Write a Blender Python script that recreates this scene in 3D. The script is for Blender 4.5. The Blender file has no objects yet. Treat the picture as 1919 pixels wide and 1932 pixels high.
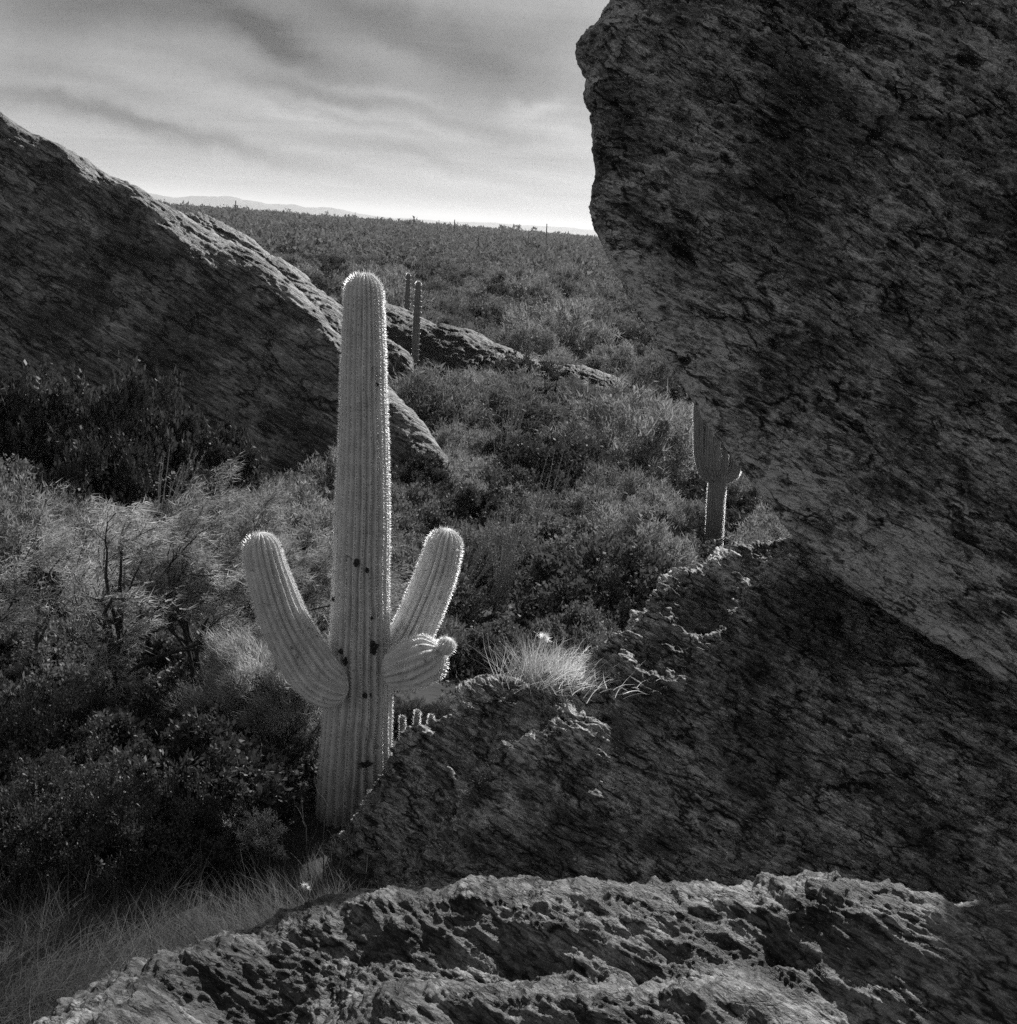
import bpy, math, random
import numpy as np
from mathutils import Vector, Matrix

sc = bpy.context.scene
col = sc.collection
R = math.radians
PI = math.pi

# ------------------------------------------------------------------ camera
CAM = np.array([0.0, 0.0, 6.0])
PITCH, ROLL = R(-13.05), R(4.4)
FOCAL_PX = 2332.0                                    # for a picture 1919 x 1932 px
_f = np.array([0, math.cos(PITCH), math.sin(PITCH)])
_r0 = np.array([1.0, 0, 0]); _u0 = np.cross(_r0, _f)
_r = _r0 * math.cos(ROLL) + _u0 * math.sin(ROLL)
_u = np.cross(_r, _f)
cd = bpy.data.cameras.new("camera"); cam = bpy.data.objects.new("camera", cd); col.objects.link(cam)
cd.sensor_width = 36; cd.sensor_height = 36; cd.sensor_fit = 'VERTICAL'
cd.lens = 36 * FOCAL_PX / 1932
cd.clip_start = 0.05; cd.clip_end = 90000
_m = Matrix(((_r[0], _u[0], -_f[0], CAM[0]), (_r[1], _u[1], -_f[1], CAM[1]), (_r[2], _u[2], -_f[2], CAM[2]), (0, 0, 0, 1)))
cam.matrix_world = _m
sc.camera = cam

def ray(px, py):
    d = _f + _r * ((px - 959.5) / FOCAL_PX) + _u * ((966 - py) / FOCAL_PX)
    return d
def P(px, py, D):
    """world point seen at that spot of the photo, D metres ahead (along world y)"""
    d = ray(px, py)
    return CAM + d * (D / d[1])
def proj(p):
    q = np.asarray(p) - CAM
    z = q @ _f
    return 959.5 + (q @ _r) / z * FOCAL_PX, 966 - (q @ _u) / z * FOCAL_PX, z

# ------------------------------------------------------------------ light
SUN_AZ, SUN_EL = R(26.0), R(37.5)                    # azimuth clockwise from +y
sun_dir = np.array([math.sin(SUN_AZ) * math.cos(SUN_EL), math.cos(SUN_AZ) * math.cos(SUN_EL), math.sin(SUN_EL)])
sd = bpy.data.lights.new("sun", 'SUN'); so = bpy.data.objects.new("sun", sd); col.objects.link(so)
sd.energy = 5.0; sd.angle = R(0.6); sd.color = (1.0, 0.995, 0.985)
so.rotation_euler = Vector(sun_dir).to_track_quat('Z', 'Y').to_euler()
so.location = (20, 20, 30)

sc.view_settings.view_transform = 'Standard'
sc.view_settings.look = 'None'
sc.view_settings.exposure = 0.5
sc.view_settings.gamma = 1.0
sc.render.engine = 'CYCLES'
sc.cycles.use_denoising = False                       # leaves a little grain, as film does
sc.cycles.sample_clamp_indirect = 1.2
sc.cycles.max_bounces = 6
sc.cycles.diffuse_bounces = 3
sc.cycles.transmission_bounces = 4
sc.cycles.transparent_max_bounces = 8
sc.cycles.use_adaptive_sampling = True
sc.cycles.adaptive_threshold = 0.015

class NT:
    """small helper for node trees"""
    def __init__(s, tree):
        s.t = tree; s.n = tree.nodes; s.l = tree.links
    def node(s, kind, **kw):
        n = s.n.new(kind)
        for k, v in kw.items(): setattr(n, k, v)
        return n
    def put(s, sock, v):
        if hasattr(v, 'is_linked') or isinstance(v, bpy.types.NodeSocket): s.l.new(v, sock)
        else: sock.default_value = v
    def m(s, op, a, b=0.0, c=None, clamp=False):
        n = s.node('ShaderNodeMath', operation=op, use_clamp=clamp)
        s.put(n.inputs[0], a); s.put(n.inputs[1], b)
        if c is not None: s.put(n.inputs[2], c)
        return n.outputs[0]
    def vm(s, op, a, b=None, scale=None):
        n = s.node('ShaderNodeVectorMath', operation=op)
        s.put(n.inputs[0], a)
        if b is not None: s.put(n.inputs[1], b)
        if scale is not None: s.put(n.inputs['Scale'], scale)
        return n.outputs['Value'] if op in ('DOT_PRODUCT', 'LENGTH') else n.outputs[0]
    def comb(s, x, y, z):
        n = s.node('ShaderNodeCombineXYZ')
        for i, v in enumerate((x, y, z)): s.put(n.inputs[i], v)
        return n.outputs[0]
    def noise(s, vec, scale, detail=4, rough=0.55, dist=0.0, kind='FBM'):
        n = s.node('ShaderNodeTexNoise'); n.noise_type = kind
        s.put(n.inputs['Vector'], vec); n.inputs['Scale'].default_value = scale
        n.inputs['Detail'].default_value = detail; n.inputs['Roughness'].default_value = rough
        n.inputs['Distortion'].default_value = dist
        return n.outputs['Fac'] if 'Fac' in n.outputs else n.outputs[0]
    def ramp(s, fac, stops, interp='LINEAR'):
        n = s.node('ShaderNodeValToRGB'); cr = n.color_ramp; cr.interpolation = interp
        while len(cr.elements) < len(stops): cr.elements.new(0.5)
        for e, (p, v) in zip(cr.elements, stops):
            e.position = p; e.color = (v, v, v, 1)
        s.put(n.inputs[0], fac)
        return n.outputs[0]
    def mapr(s, v, a, b, c, d, clamp=True):
        n = s.node('ShaderNodeMapRange'); n.clamp = clamp
        s.put(n.inputs[0], v)
        for i, q in enumerate((a, b, c, d)): s.put(n.inputs[i + 1], q)
        return n.outputs[0]

# ------------------------------------------------------------------ sky
world = bpy.data.worlds.new("World"); sc.world = world; world.use_nodes = True
w = NT(world.node_tree); w.n.clear()
out = w.node('ShaderNodeOutputWorld'); bg = w.node('ShaderNodeBackground'); w.l.new(bg.outputs[0], out.inputs[0])
sky = w.node('ShaderNodeTexSky', sky_type='NISHITA', sun_disc=False)
sky.sun_elevation = SUN_EL; sky.sun_rotation = SUN_AZ
sky.altitude = 900; sky.air_density = 1.0; sky.dust_density = 0.7; sky.ozone_density = 1.0
grey = w.vm('DOT_PRODUCT', sky.outputs[0], (0.40, 0.40, 0.20))     # black-and-white film
tc = w.node('ShaderNodeTexCoord'); sep = w.node('ShaderNodeSeparateXYZ'); w.l.new(tc.outputs['Generated'], sep.inputs[0])
dx, dy, dz = sep.outputs
az = w.m('ARCTAN2', dx, dy); el = w.m('ARCSINE', dz)
zc = w.m('ADD', w.m('MAXIMUM', dz, 0.0), 0.13)
plane = w.comb(w.m('DIVIDE', dx, zc), w.m('DIVIDE', dy, zc), 0.0)
# wisps: high cloud on a plane, drawn out along one direction
rot = w.node('ShaderNodeMapping'); w.l.new(plane, rot.inputs[0])
rot.inputs['Rotation'].default_value = (0, 0, R(-14)); rot.inputs['Scale'].default_value = (0.22, 0.55, 1)
n1 = w.noise(rot.outputs[0], 1.3, 6, 0.52, 0.4)
n2 = w.noise(rot.outputs[0], 4.6, 5, 0.5, 0.3)
n3 = w.noise(rot.outputs[0], 13.0, 6, 0.62, 0.5)
wisp = w.m('ADD', w.m('ADD', w.m('MULTIPLY', n1, 0.58), w.m('MULTIPLY', n2, 0.22)), w.m('MULTIPLY', n3, 0.20))
CLOUD_BASE = w.mapr(wisp, 0.34, 0.68, 0.66, 1.18)
# the darker cloud banks, each at its own bearing and height
wx = w.m('MULTIPLY', w.m('SUBTRACT', w.noise(tc.outputs['Generated'], 9, 4, 0.6), 0.5), 0.10)
wy = w.m('MULTIPLY', w.m('SUBTRACT', w.noise(w.vm('ADD', tc.outputs['Generated'], (3.1, 7.7, 1.3)), 11, 4, 0.6), 0.5), 0.045)
azw = w.m('ADD', az, wx); elw = w.m('ADD', el, wy)
fray = w.mapr(w.m('ADD', w.m('MULTIPLY', n2, 0.6), w.m('MULTIPLY', n3, 0.4)), 0.36, 0.62, 0.75, 1.15)
def bank(px, py, lx, ly, ang):
    d = ray(px, py); d = d / np.linalg.norm(d)
    a0, e0 = math.atan2(d[0], d[1]), math.asin(d[2])
    c, s_ = math.cos(R(ang)), math.sin(R(ang))
    ua = w.m('SUBTRACT', azw, a0); ue = w.m('SUBTRACT', elw, e0)
    p = w.m('DIVIDE', w.m('ADD', w.m('MULTIPLY', ua, c), w.m('MULTIPLY', ue, s_)), lx / FOCAL_PX)
    q = w.m('DIVIDE', w.m('SUBTRACT', w.m('MULTIPLY', ue, c), w.m('MULTIPLY', ua, s_)), ly / FOCAL_PX)
    g_ = w.m('EXPONENT', w.m('MULTIPLY', w.m('ADD', w.m('MULTIPLY', p, p), w.m('MULTIPLY', q, q)), -1.0))
    return w.m('MULTIPLY', g_, fray)
dark = None
for amp, px, py, lx, ly, ang in ((0.60, 535, 78, 165, 46, -17), (0.55, 740, 40, 220, 62, -16), (0.55, 200, 0, 300, 64, -6),
                                 (0.17, 960, 425, 520, 75, -4), (0.40, 330, 248, 420, 22, -7), (0.28, 800, 300, 260, 16, -8), (0.25, 160, 205, 200, 12, -6), (0.22, 640, 215, 160, 10, -12), (0.34, 960, 110, 140, 90, 10), (0.28, 60, 60, 120, 60, 0),
                                 (0.26, 560, 160, 260, 14, -6), (0.22, 120, 150, 200, 18, -4), (0.22, 930, 250, 160, 14, -5)):
    t = w.m('MULTIPLY', bank(px, py, lx, ly, ang), amp)
    dark = t if dark is None else w.m('ADD', dark, t)
bright = None
for amp, px, py, lx, ly, ang in ((0.5, 1000, 205, 60, 14, 8), (0.3, 700, 170, 120, 12, -10), (0.25, 560, 190, 190, 30, -8), (0.22, 760, 100, 110, 24, -6),
                                 (0.25, 1060, 270, 110, 22, -12), (0.22, 880, 350, 380, 60, -4)):
    t = w.m('MULTIPLY', bank(px, py, lx, ly, ang), amp)
    bright = t if bright is None else w.m('ADD', bright, t)
dv = ray(760, 260); dv = dv / np.linalg.norm(dv)                # added dimming of the sky ahead; unseen sky still fills the shade
va = w.m('DIVIDE', w.m('SUBTRACT', az, math.atan2(dv[0], dv[1])), 0.75); ve = w.m('DIVIDE', w.m('SUBTRACT', el, math.asin(dv[2])), 0.24)
view_dim = w.m('MULTIPLY', w.m('EXPONENT', w.m('MULTIPLY', w.m('ADD', w.m('MULTIPLY', va, va), w.m('MULTIPLY', ve, ve)), -1.0)), 0.54)
shade = w.m('MULTIPLY', w.m('MULTIPLY', w.m('SUBTRACT', 1.0, view_dim), w.m('SUBTRACT', 1.0, w.m('MINIMUM', dark, 0.75))), w.m('ADD', 1.0, bright))
grain = w.m('ADD', 0.93, w.m('MULTIPLY', w.noise(tc.outputs['Generated'], 260, 2, 0.7), 0.14))
lum = w.m('MULTIPLY', w.m('MULTIPLY', grey, w.m('MULTIPLY', CLOUD_BASE, shade)), grain)
cb = w.node('ShaderNodeCombineColor')
for i in range(3): w.l.new(lum, cb.inputs[i])
w.l.new(cb.outputs[0], bg.inputs[0])
bg.inputs[1].default_value = 0.092

# ------------------------------------------------------------------ helpers
_rs = np.random.RandomState(7)
_perm = np.concatenate([_rs.permutation(256)] * 3).astype(np.int32)
_grad = _rs.normal(size=(256, 3)).astype(np.float32); _grad /= np.linalg.norm(_grad, axis=1, keepdims=True)
def _perlin(p):
    i = np.floor(p).astype(np.int32); f = p - i; i &= 255
    u = f * f * f * (f * (f * 6 - 15) + 10)
    r = np.zeros(len(p), np.float32)
    for a in (0, 1):
        wx_ = u[:, 0] if a else 1 - u[:, 0]
        ha = _perm[i[:, 0] + a]
        for b in (0, 1):
            wy_ = wx_ * (u[:, 1] if b else 1 - u[:, 1])
            hb = _perm[ha + i[:, 1] + b]
            for c in (0, 1):
                g = _grad[_perm[hb + i[:, 2] + c]]
                d = g[:, 0] * (f[:, 0] - a) + g[:, 1] * (f[:, 1] - b) + g[:, 2] * (f[:, 2] - c)
                r += wy_ * (u[:, 2] if c else 1 - u[:, 2]) * d
    return r * 1.5
def perlin(p):
    p = np.asarray(p, np.float32).reshape(-1, 3)
    o = np.empty(len(p), np.float32)
    for k in range(0, len(p), 150000): o[k:k + 150000] = _perlin(p[k:k + 150000])
    return o
def fbm(p, octv=4, lac=2.03, gain=0.5, ridged=False):
    s = 0; a = 1.0; t = 0; q = np.asarray(p, np.float32)
    for _ in range(octv):
        v = perlin(q)
        if ridged: v = 1 - 2 * np.abs(v)
        s = s + a * v; t += a; a *= gain; q = q * lac + 17.3
    return s / t

def link_mesh(name, me, parent=None):
    o = bpy.data.objects.new(name, me); col.objects.link(o)
    if parent is not None: o.parent = parent
    return o
def raw_mesh(name, verts, faces, mat, smooth=True):
    """faces: (n,3) or (n,4) int array, or a list of such"""
    me = bpy.data.meshes.new(name)
    v = np.asarray(verts, np.float32).reshape(-1, 3)
    fl = [np.asarray(f, np.int32) for f in (faces if isinstance(faces, list) else [faces]) if len(f)]
    nl = sum(f.size for f in fl); nf = sum(len(f) for f in fl)
    me.vertices.add(len(v)); me.vertices.foreach_set('co', v.ravel())
    me.loops.add(nl); me.loops.foreach_set('vertex_index', np.concatenate([f.ravel() for f in fl]))
    tot = np.concatenate([np.full(len(f), f.shape[1], np.int32) for f in fl])
    st = np.concatenate([[0], np.cumsum(tot)[:-1]]).astype(np.int32)
    me.polygons.add(nf); me.polygons.foreach_set('loop_start', st)
    try: me.polygons.foreach_set('loop_total', tot)
    except Exception: pass
    me.update(calc_edges=True); me.validate()
    me.polygons.foreach_set('use_smooth', np.full(nf, smooth, bool))
    for m_ in (mat if isinstance(mat, (list, tuple)) else [mat]): me.materials.append(m_)
    return me
def mesh_obj(name, verts, faces, mat, parent=None, smooth=True):
    return link_mesh(name, raw_mesh(name, verts, faces, mat, smooth), parent)
def tag(o, label=None, cat=None, group=None, kind=None):
    if label: o['label'] = label
    if cat: o['category'] = cat
    if group: o['group'] = group
    if kind: o['kind'] = kind
    return o
def empty(name, loc, rz=0.0, scale=1.0):
    o = bpy.data.objects.new(name, None); col.objects.link(o)
    o.location = tuple(float(x) for x in loc); o.rotation_euler = (0, 0, rz)
    o.scale = (scale,) * 3 if np.isscalar(scale) else scale
    o.empty_display_size = 0.2
    return o
def grid_faces(nu, nv, wrap_v=False):
    i = np.arange(nu * nv).reshape(nu, nv)
    if wrap_v:
        j = np.roll(i, -1, axis=1)
        a, b, c, d = i[:-1], j[:-1], j[1:], i[1:]
    else:
        a, b, c, d = i[:-1, :-1], i[:-1, 1:], i[1:, 1:], i[1:, :-1]
    return np.stack([a.ravel(), b.ravel(), c.ravel(), d.ravel()], 1)
def grid_normals(G):
    n = np.cross(np.gradient(G, axis=0), np.gradient(G, axis=1))
    return n / (np.linalg.norm(n, axis=2, keepdims=True) + 1e-9)
def smoothstep(x, a, b):
    t = np.clip((x - a) / (b - a), 0, 1); return t * t * (3 - 2 * t)
class TPS:
    """thin plate spline through scattered points"""
    def __init__(s, xy, z, reg=1e-3):
        xy = np.asarray(xy, float); z = np.asarray(z, float); n = len(xy)
        s.c = xy.mean(0); s.k = max(np.ptp(xy, axis=0).max(), 1e-6); s.x = (xy - s.c) / s.k
        A = np.zeros((n + 3, n + 3)); A[:n, :n] = s.phi(s.x, s.x) + reg * np.eye(n)
        A[:n, n] = 1; A[:n, n + 1:] = s.x; A[n:, :n] = A[:n, n:].T
        s.w = np.linalg.solve(A, np.concatenate([z, np.zeros(3)]))
    @staticmethod
    def phi(a, b):
        r2 = ((a[:, None] - b[None]) ** 2).sum(2); return 0.5 * r2 * np.log(r2 + 1e-12)
    def __call__(s, xy):
        xy = (np.asarray(xy, float).reshape(-1, 2) - s.c) / s.k; o = np.empty(len(xy)); n = len(s.x)
        for k in range(0, len(xy), 60000):
            q = xy[k:k + 60000]
            o[k:k + 60000] = s.phi(q, s.x) @ s.w[:n] + s.w[n] + q @ s.w[n + 1:]
        return o
# ------------------------------------------------------------------ materials
def new_mat(name):
    m = bpy.data.materials.new(name); m.use_nodes = True; t = NT(m.node_tree); t.n.clear()
    o = t.node('ShaderNodeOutputMaterial')
    return m, t, o
# layering of the gneiss: normal of the layers, and the streak direction in them
LAY_N = np.array([0.44, 0.30, 0.85]); LAY_N /= np.linalg.norm(LAY_N)
LAY_A = np.array([0.88, 0.05, -0.47]); LAY_A -= LAY_N * (LAY_A @ LAY_N); LAY_A /= np.linalg.norm(LAY_A)
LAY_B = np.cross(LAY_N, LAY_A)

def rock_mat(name, size, lo, mid, hi, varnish=0.5, bump=0.5, pale=None, gloss=0.6):
    """size: metres of the main streaks"""
    m, t, o = new_mat(name)
    tc = t.node('ShaderNodeTexCoord'); p = tc.outputs['Object']
    a = t.vm('DOT_PRODUCT', p, tuple(LAY_A)); b = t.vm('DOT_PRODUCT', p, tuple(LAY_B)); n = t.vm('DOT_PRODUCT', p, tuple(LAY_N))
    st0 = t.comb(t.m('MULTIPLY', a, 0.42 / size), t.m('MULTIPLY', b, 0.6 / size), t.m('MULTIPLY', n, 1.6 / size))
    def wcol(v, sc_, det, amt):
        q = t.node('ShaderNodeTexNoise'); t.put(q.inputs['Vector'], v); q.inputs['Scale'].default_value = sc_; q.inputs['Detail'].default_value = det
        return t.vm('SCALE', t.vm('SUBTRACT', q.outputs['Color'], (0.5, 0.5, 0.5)), scale=amt)
    st = t.vm('ADD', st0, wcol(p, 0.8 / size, 2, 0.7))
    stw = t.vm('ADD', st, wcol(st0, 3.2, 4, 0.55))                     # ragged at small scale
    tone = t.noise(stw, 1.0, 11, 0.68)
    tone2 = t.noise(st, 5.5, 8, 0.72)
    spk = t.noise(p, 22 / size, 5, 0.75)
    patch = t.noise(p, 0.42 / size, 5, 0.6, 0.5)
    v = t.m('ADD', t.m('MULTIPLY', tone, 0.50), t.m('MULTIPLY', tone2, 0.30))
    v = t.m('ADD', v, t.m('MULTIPLY', spk, 0.20))
    c = t.ramp(v, [(0.405, lo), (0.445, mid * 0.55), (0.505, mid), (0.56, mid * 1.25), (0.60, hi)])
    # crisp grain: thin dark seams and pale quartz flecks along the layering
    sg = t.vm('ADD', t.comb(t.m('MULTIPLY', a, 0.30 / size), t.m('MULTIPLY', b, 0.5 / size), t.m('MULTIPLY', n, 1.9 / size)), wcol(st0, 2.2, 5, 0.5))
    g1 = t.noise(sg, 4.2, 5, 0.62); g2 = t.noise(t.vm('ADD', sg, (7.3, 2.1, 5.7)), 9.5, 4, 0.62)
    c = t.m('MULTIPLY', c, t.mapr(g1, 0.405, 0.445, 0.34, 1.0))
    c = t.m('MULTIPLY', c, t.mapr(g2, 0.40, 0.435, 0.45, 1.0))
    c = t.m('MULTIPLY', c, t.mapr(g2, 0.56, 0.60, 1.0, 1.45))
    # every flake of rock has a tone of its own
    def flake(sc_, lo_, hi_):
        q = t.node('ShaderNodeTexVoronoi', feature='F1'); t.put(q.inputs['Vector'], stw); q.inputs['Scale'].default_value = sc_
        sp = t.node('ShaderNodeSeparateColor'); t.l.new(q.outputs['Color'], sp.inputs[0])
        return t.mapr(sp.outputs[0], 0, 1, lo_, hi_)
    c = t.m('MULTIPLY', c, t.m('MULTIPLY', flake(1.7, 0.72, 1.25), flake(5.0, 0.78, 1.2)))
    # joints: broken dark lines, crack shade painted along part of their length
    def joint(sc_, w0, w1, dark_, mscale, m0, m1):
        q = t.node('ShaderNodeTexVoronoi', feature='DISTANCE_TO_EDGE'); t.put(q.inputs['Vector'], stw); q.inputs['Scale'].default_value = sc_
        ln_ = t.mapr(q.outputs['Distance'], w0, w1, 1.0, 0.0)
        ms = t.mapr(t.noise(p, mscale / size, 3, 0.6), m0, m1, 0.0, 1.0)
        return t.m('SUBTRACT', 1.0, t.m('MULTIPLY', t.m('MULTIPLY', ln_, ms), dark_))
    jt = t.m('MULTIPLY', joint(0.75, 0.012, 0.05, 0.92, 0.9, 0.46, 0.54), joint(2.3, 0.015, 0.07, 0.85, 1.6, 0.48, 0.56))
    jt = t.m('MULTIPLY', jt, joint(6.0, 0.02, 0.12, 0.6, 2.4, 0.48, 0.56))
    c = t.m('MULTIPLY', c, jt)
    # desert varnish and lichen: dark blotches with their own ragged outline
    vr = t.mapr(t.m('ADD', t.m('MULTIPLY', patch, 0.55), t.m('MULTIPLY', tone2, 0.45)), 0.50, 0.545, 1.0, 1.0 - varnish)
    c = t.m('MULTIPLY', c, vr)
    li = t.m('MULTIPLY', t.mapr(spk, 0.56, 0.60, 0, 1), t.mapr(t.noise(p, 1.3 / size, 3, 0.6), 0.48, 0.56, 0, 1))
    c = t.m('MULTIPLY', c, t.m('SUBTRACT', 1.0, t.m('MULTIPLY', li, 0.6)))
    if pale is not None: c = pale(t, p, c)
    bs = t.node('ShaderNodeBsdfPrincipled')
    cc = t.node('ShaderNodeCombineColor')
    for i in range(3): t.put(cc.inputs[i], c)
    t.l.new(cc.outputs[0], bs.inputs['Base Color'])
    bs.inputs['Roughness'].default_value = gloss
    bs.inputs['Specular IOR Level'].default_value = 0.3
    h = t.m('ADD', t.m('MULTIPLY', tone2, 0.7), t.m('MULTIPLY', spk, 0.5))
    h = t.m('ADD', t.m('ADD', h, t.m('MULTIPLY', jt, 0.35)), t.m('MULTIPLY', t.m('ADD', g1, t.m('MULTIPLY', g2, 0.5)), 0.7))
    bp = t.node('ShaderNodeBump'); bp.inputs['Strength'].default_value = bump; bp.inputs['Distance'].default_value = 0.16 * size
    t.put(bp.inputs['Height'], h); t.l.new(bp.outputs[0], bs.inputs['Normal'])
    t.l.new(bs.outputs[0], o.inputs[0])
    return m

def leaf_mat(name, val, trans=0.5, spread=0.45, gloss=0.25):
    m, t, o = new_mat(name)
    oi = t.node('ShaderNodeObjectInfo'); tc = t.node('ShaderNodeTexCoord')
    nz = t.noise(tc.outputs['Object'], 3.0, 3, 0.6)
    f = t.m('MULTIPLY', t.mapr(oi.outputs['Random'], 0, 1, 1 - spread, 1 + spread), t.mapr(nz, 0.35, 0.65, 0.7, 1.3))
    geo = t.node('ShaderNodeNewGeometry')
    f = t.m('MULTIPLY', f, t.mapr(geo.outputs['Random Per Island'], 0, 1, 0.65, 1.35))
    f = t.m('MULTIPLY', f, val)
    cc = t.node('ShaderNodeCombineColor')
    for i in range(3): t.put(cc.inputs[i], f)
    d = t.node('ShaderNodeBsdfDiffuse'); tr = t.node('ShaderNodeBsdfTranslucent'); g = t.node('ShaderNodeBsdfGlossy')
    t.l.new(cc.outputs[0], d.inputs[0]); t.l.new(cc.outputs[0], tr.inputs[0])
    g.inputs['Roughness'].default_value = 0.6; g.inputs[0].default_value = (0.5, 0.5, 0.5, 1)
    mx = t.node('ShaderNodeMixShader'); mx.inputs[0].default_value = trans
    t.l.new(d.outputs[0], mx.inputs[1]); t.l.new(tr.outputs[0], mx.inputs[2])
    m2 = t.node('ShaderNodeMixShader'); m2.inputs[0].default_value = gloss * 0.10
    t.l.new(mx.outputs[0], m2.inputs[1]); t.l.new(g.outputs[0], m2.inputs[2])
    t.l.new(m2.outputs[0], o.inputs[0])
    return m
def plain_mat(name, val, rough=0.8, noise_scale=20, amp=0.5, bump=0.3):
    m, t, o = new_mat(name)
    tc = t.node('ShaderNodeTexCoord'); nz = t.noise(tc.outputs['Object'], noise_scale, 5, 0.65)
    f = t.m('MULTIPLY', t.mapr(nz, 0.3, 0.7, 1 - amp, 1 + amp), val)
    cc = t.node('ShaderNodeCombineColor')
    for i in range(3): t.put(cc.inputs[i], f)
    bs = t.node('ShaderNodeBsdfPrincipled'); t.l.new(cc.outputs[0], bs.inputs['Base Color']); bs.inputs['Roughness'].default_value = rough
    bs.inputs['Specular IOR Level'].default_value = 0.3
    bp = t.node('ShaderNodeBump'); bp.inputs['Strength'].default_value = bump; bp.inputs['Distance'].default_value = 0.3 / noise_scale
    t.put(bp.inputs['Height'], nz); t.l.new(bp.outputs[0], bs.inputs['Normal'])
    t.l.new(bs.outputs[0], o.inputs[0])
    return m
def spine_mat(name, val, trans=0.65, gloss=0.15):
    m, t, o = new_mat(name)
    d = t.node('ShaderNodeBsdfDiffuse'); tr = t.node('ShaderNodeBsdfTranslucent'); g = t.node('ShaderNodeBsdfGlossy')
    d.inputs[0].default_value = tr.inputs[0].default_value = g.inputs[0].default_value = (val, val, val, 1)
    g.inputs['Roughness'].default_value = 0.5
    mx = t.node('ShaderNodeMixShader'); mx.inputs[0].default_value = trans
    t.l.new(d.outputs[0], mx.inputs[1]); t.l.new(tr.outputs[0], mx.inputs[2])
    m2 = t.node('ShaderNodeMixShader'); m2.inputs[0].default_value = gloss
    t.l.new(mx.outputs[0], m2.inputs[1]); t.l.new(g.outputs[0], m2.inputs[2])
    t.l.new(m2.outputs[0], o.inputs[0])
    return m

def needle_mat(name, val):
    m, t, o = new_mat(name)
    h = t.node('ShaderNodeBsdfHairPrincipled'); h.model = 'CHIANG'; h.parametrization = 'COLOR'
    h.inputs['Color'].default_value = (val, val, val, 1)
    h.inputs['Roughness'].default_value = 0.35; h.inputs['Radial Roughness'].default_value = 0.45
    t.l.new(h.outputs[0], o.inputs[0])
    return m
def overhang_pale_bounce(t, p, c):
    # underside lip: paler rock, lightened further to paint in bounced light
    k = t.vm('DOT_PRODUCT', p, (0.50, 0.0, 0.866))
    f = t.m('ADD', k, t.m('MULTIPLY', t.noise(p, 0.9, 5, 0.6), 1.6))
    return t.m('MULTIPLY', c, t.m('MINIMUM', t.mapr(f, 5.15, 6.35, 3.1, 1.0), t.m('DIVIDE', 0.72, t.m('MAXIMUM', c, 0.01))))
M = {}
M['overhang'] = rock_mat('varnished_gneiss', 0.30, 0.05, 0.50, 0.70, 0.58, 0.8, overhang_pale_bounce)
M['shelf'] = rock_mat('shelf_gneiss', 0.26, 0.05, 0.50, 0.70, 0.6, 0.8)
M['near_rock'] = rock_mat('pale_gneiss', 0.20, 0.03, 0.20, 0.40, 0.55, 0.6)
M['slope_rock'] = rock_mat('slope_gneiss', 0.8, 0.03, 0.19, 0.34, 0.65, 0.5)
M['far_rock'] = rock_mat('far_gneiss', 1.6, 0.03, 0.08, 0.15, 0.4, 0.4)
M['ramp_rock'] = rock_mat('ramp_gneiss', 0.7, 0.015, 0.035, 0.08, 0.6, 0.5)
M['soil'] = plain_mat('desert_soil', 0.035, 0.95, 1.3, 0.6, 0.5)
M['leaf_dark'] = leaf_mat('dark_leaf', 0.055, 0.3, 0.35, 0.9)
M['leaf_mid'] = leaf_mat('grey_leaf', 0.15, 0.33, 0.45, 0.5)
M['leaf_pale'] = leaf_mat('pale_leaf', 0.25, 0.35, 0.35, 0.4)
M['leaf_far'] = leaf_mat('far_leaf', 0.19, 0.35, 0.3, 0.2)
M['wood'] = plain_mat('dark_wood', 0.05, 0.85, 25, 0.5)
M['wand'] = plain_mat('ocotillo_bark', 0.26, 0.8, 40, 0.5)
M['leaf_tree'] = leaf_mat('tree_leaf', 0.38, 0.5, 0.25, 0.2)
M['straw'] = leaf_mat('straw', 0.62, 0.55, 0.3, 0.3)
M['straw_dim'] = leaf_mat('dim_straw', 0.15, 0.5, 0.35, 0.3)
M['plume'] = spine_mat('plume', 0.85, 0.6)
M['spine'] = spine_mat('spine', 0.92, 0.65)
M['needle'] = needle_mat('needle', 0.96)
M['pad'] = plain_mat('cactus_pad', 0.10, 0.6, 12, 0.3, 0.1)
M['far_cactus'] = plain_mat('distant_cactus', 0.17, 0.7, 8, 0.3)

# ------------------------------------------------------------------ ground
def ground_z(x, y):
    x = np.asarray(x, float); y = np.asarray(y, float); d = np.hypot(x, y)
    z = np.interp(d, [0, 4, 7, 10.4, 16, 24, 36, 60, 120, 250, 500, 800, 1000, 2500, 60000],
                  [1.9, 1.7, 1.15, 0.62, 0.05, -0.5, -1.1, -1.5, -1.7, -1.3, -0.6, -0.5, -3.0, -45, -45])
    k = smoothstep(d, 12, 60)
    q = np.stack([x * 0.05, y * 0.05, x * 0], -1).reshape(-1, 3)
    z = z + (0.12 + 0.4 * k * (1 - smoothstep(d, 200, 800))).ravel().reshape(z.shape) * perlin(q).reshape(z.shape)
    q2 = np.stack([x * 0.4, y * 0.4, x * 0 + 4], -1).reshape(-1, 3)
    return z + 0.10 * perlin(q2).reshape(z.shape)
rr = np.concatenate([np.linspace(0.3, 60, 300), np.geomspace(60.5, 60000, 200)])
aa = np.linspace(-PI, PI, 361)
RR, AA = np.meshgrid(rr, aa, indexing='ij')
gx, gy = RR * np.sin(AA), RR * np.cos(AA)
G = np.stack([gx, gy, ground_z(gx, gy)], -1)
tag(mesh_obj('ground', G, grid_faces(*gx.shape)[:, ::-1], M['soil']), 'dusty desert floor running from the rocks out to the horizon', 'ground', kind='structure')

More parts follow.
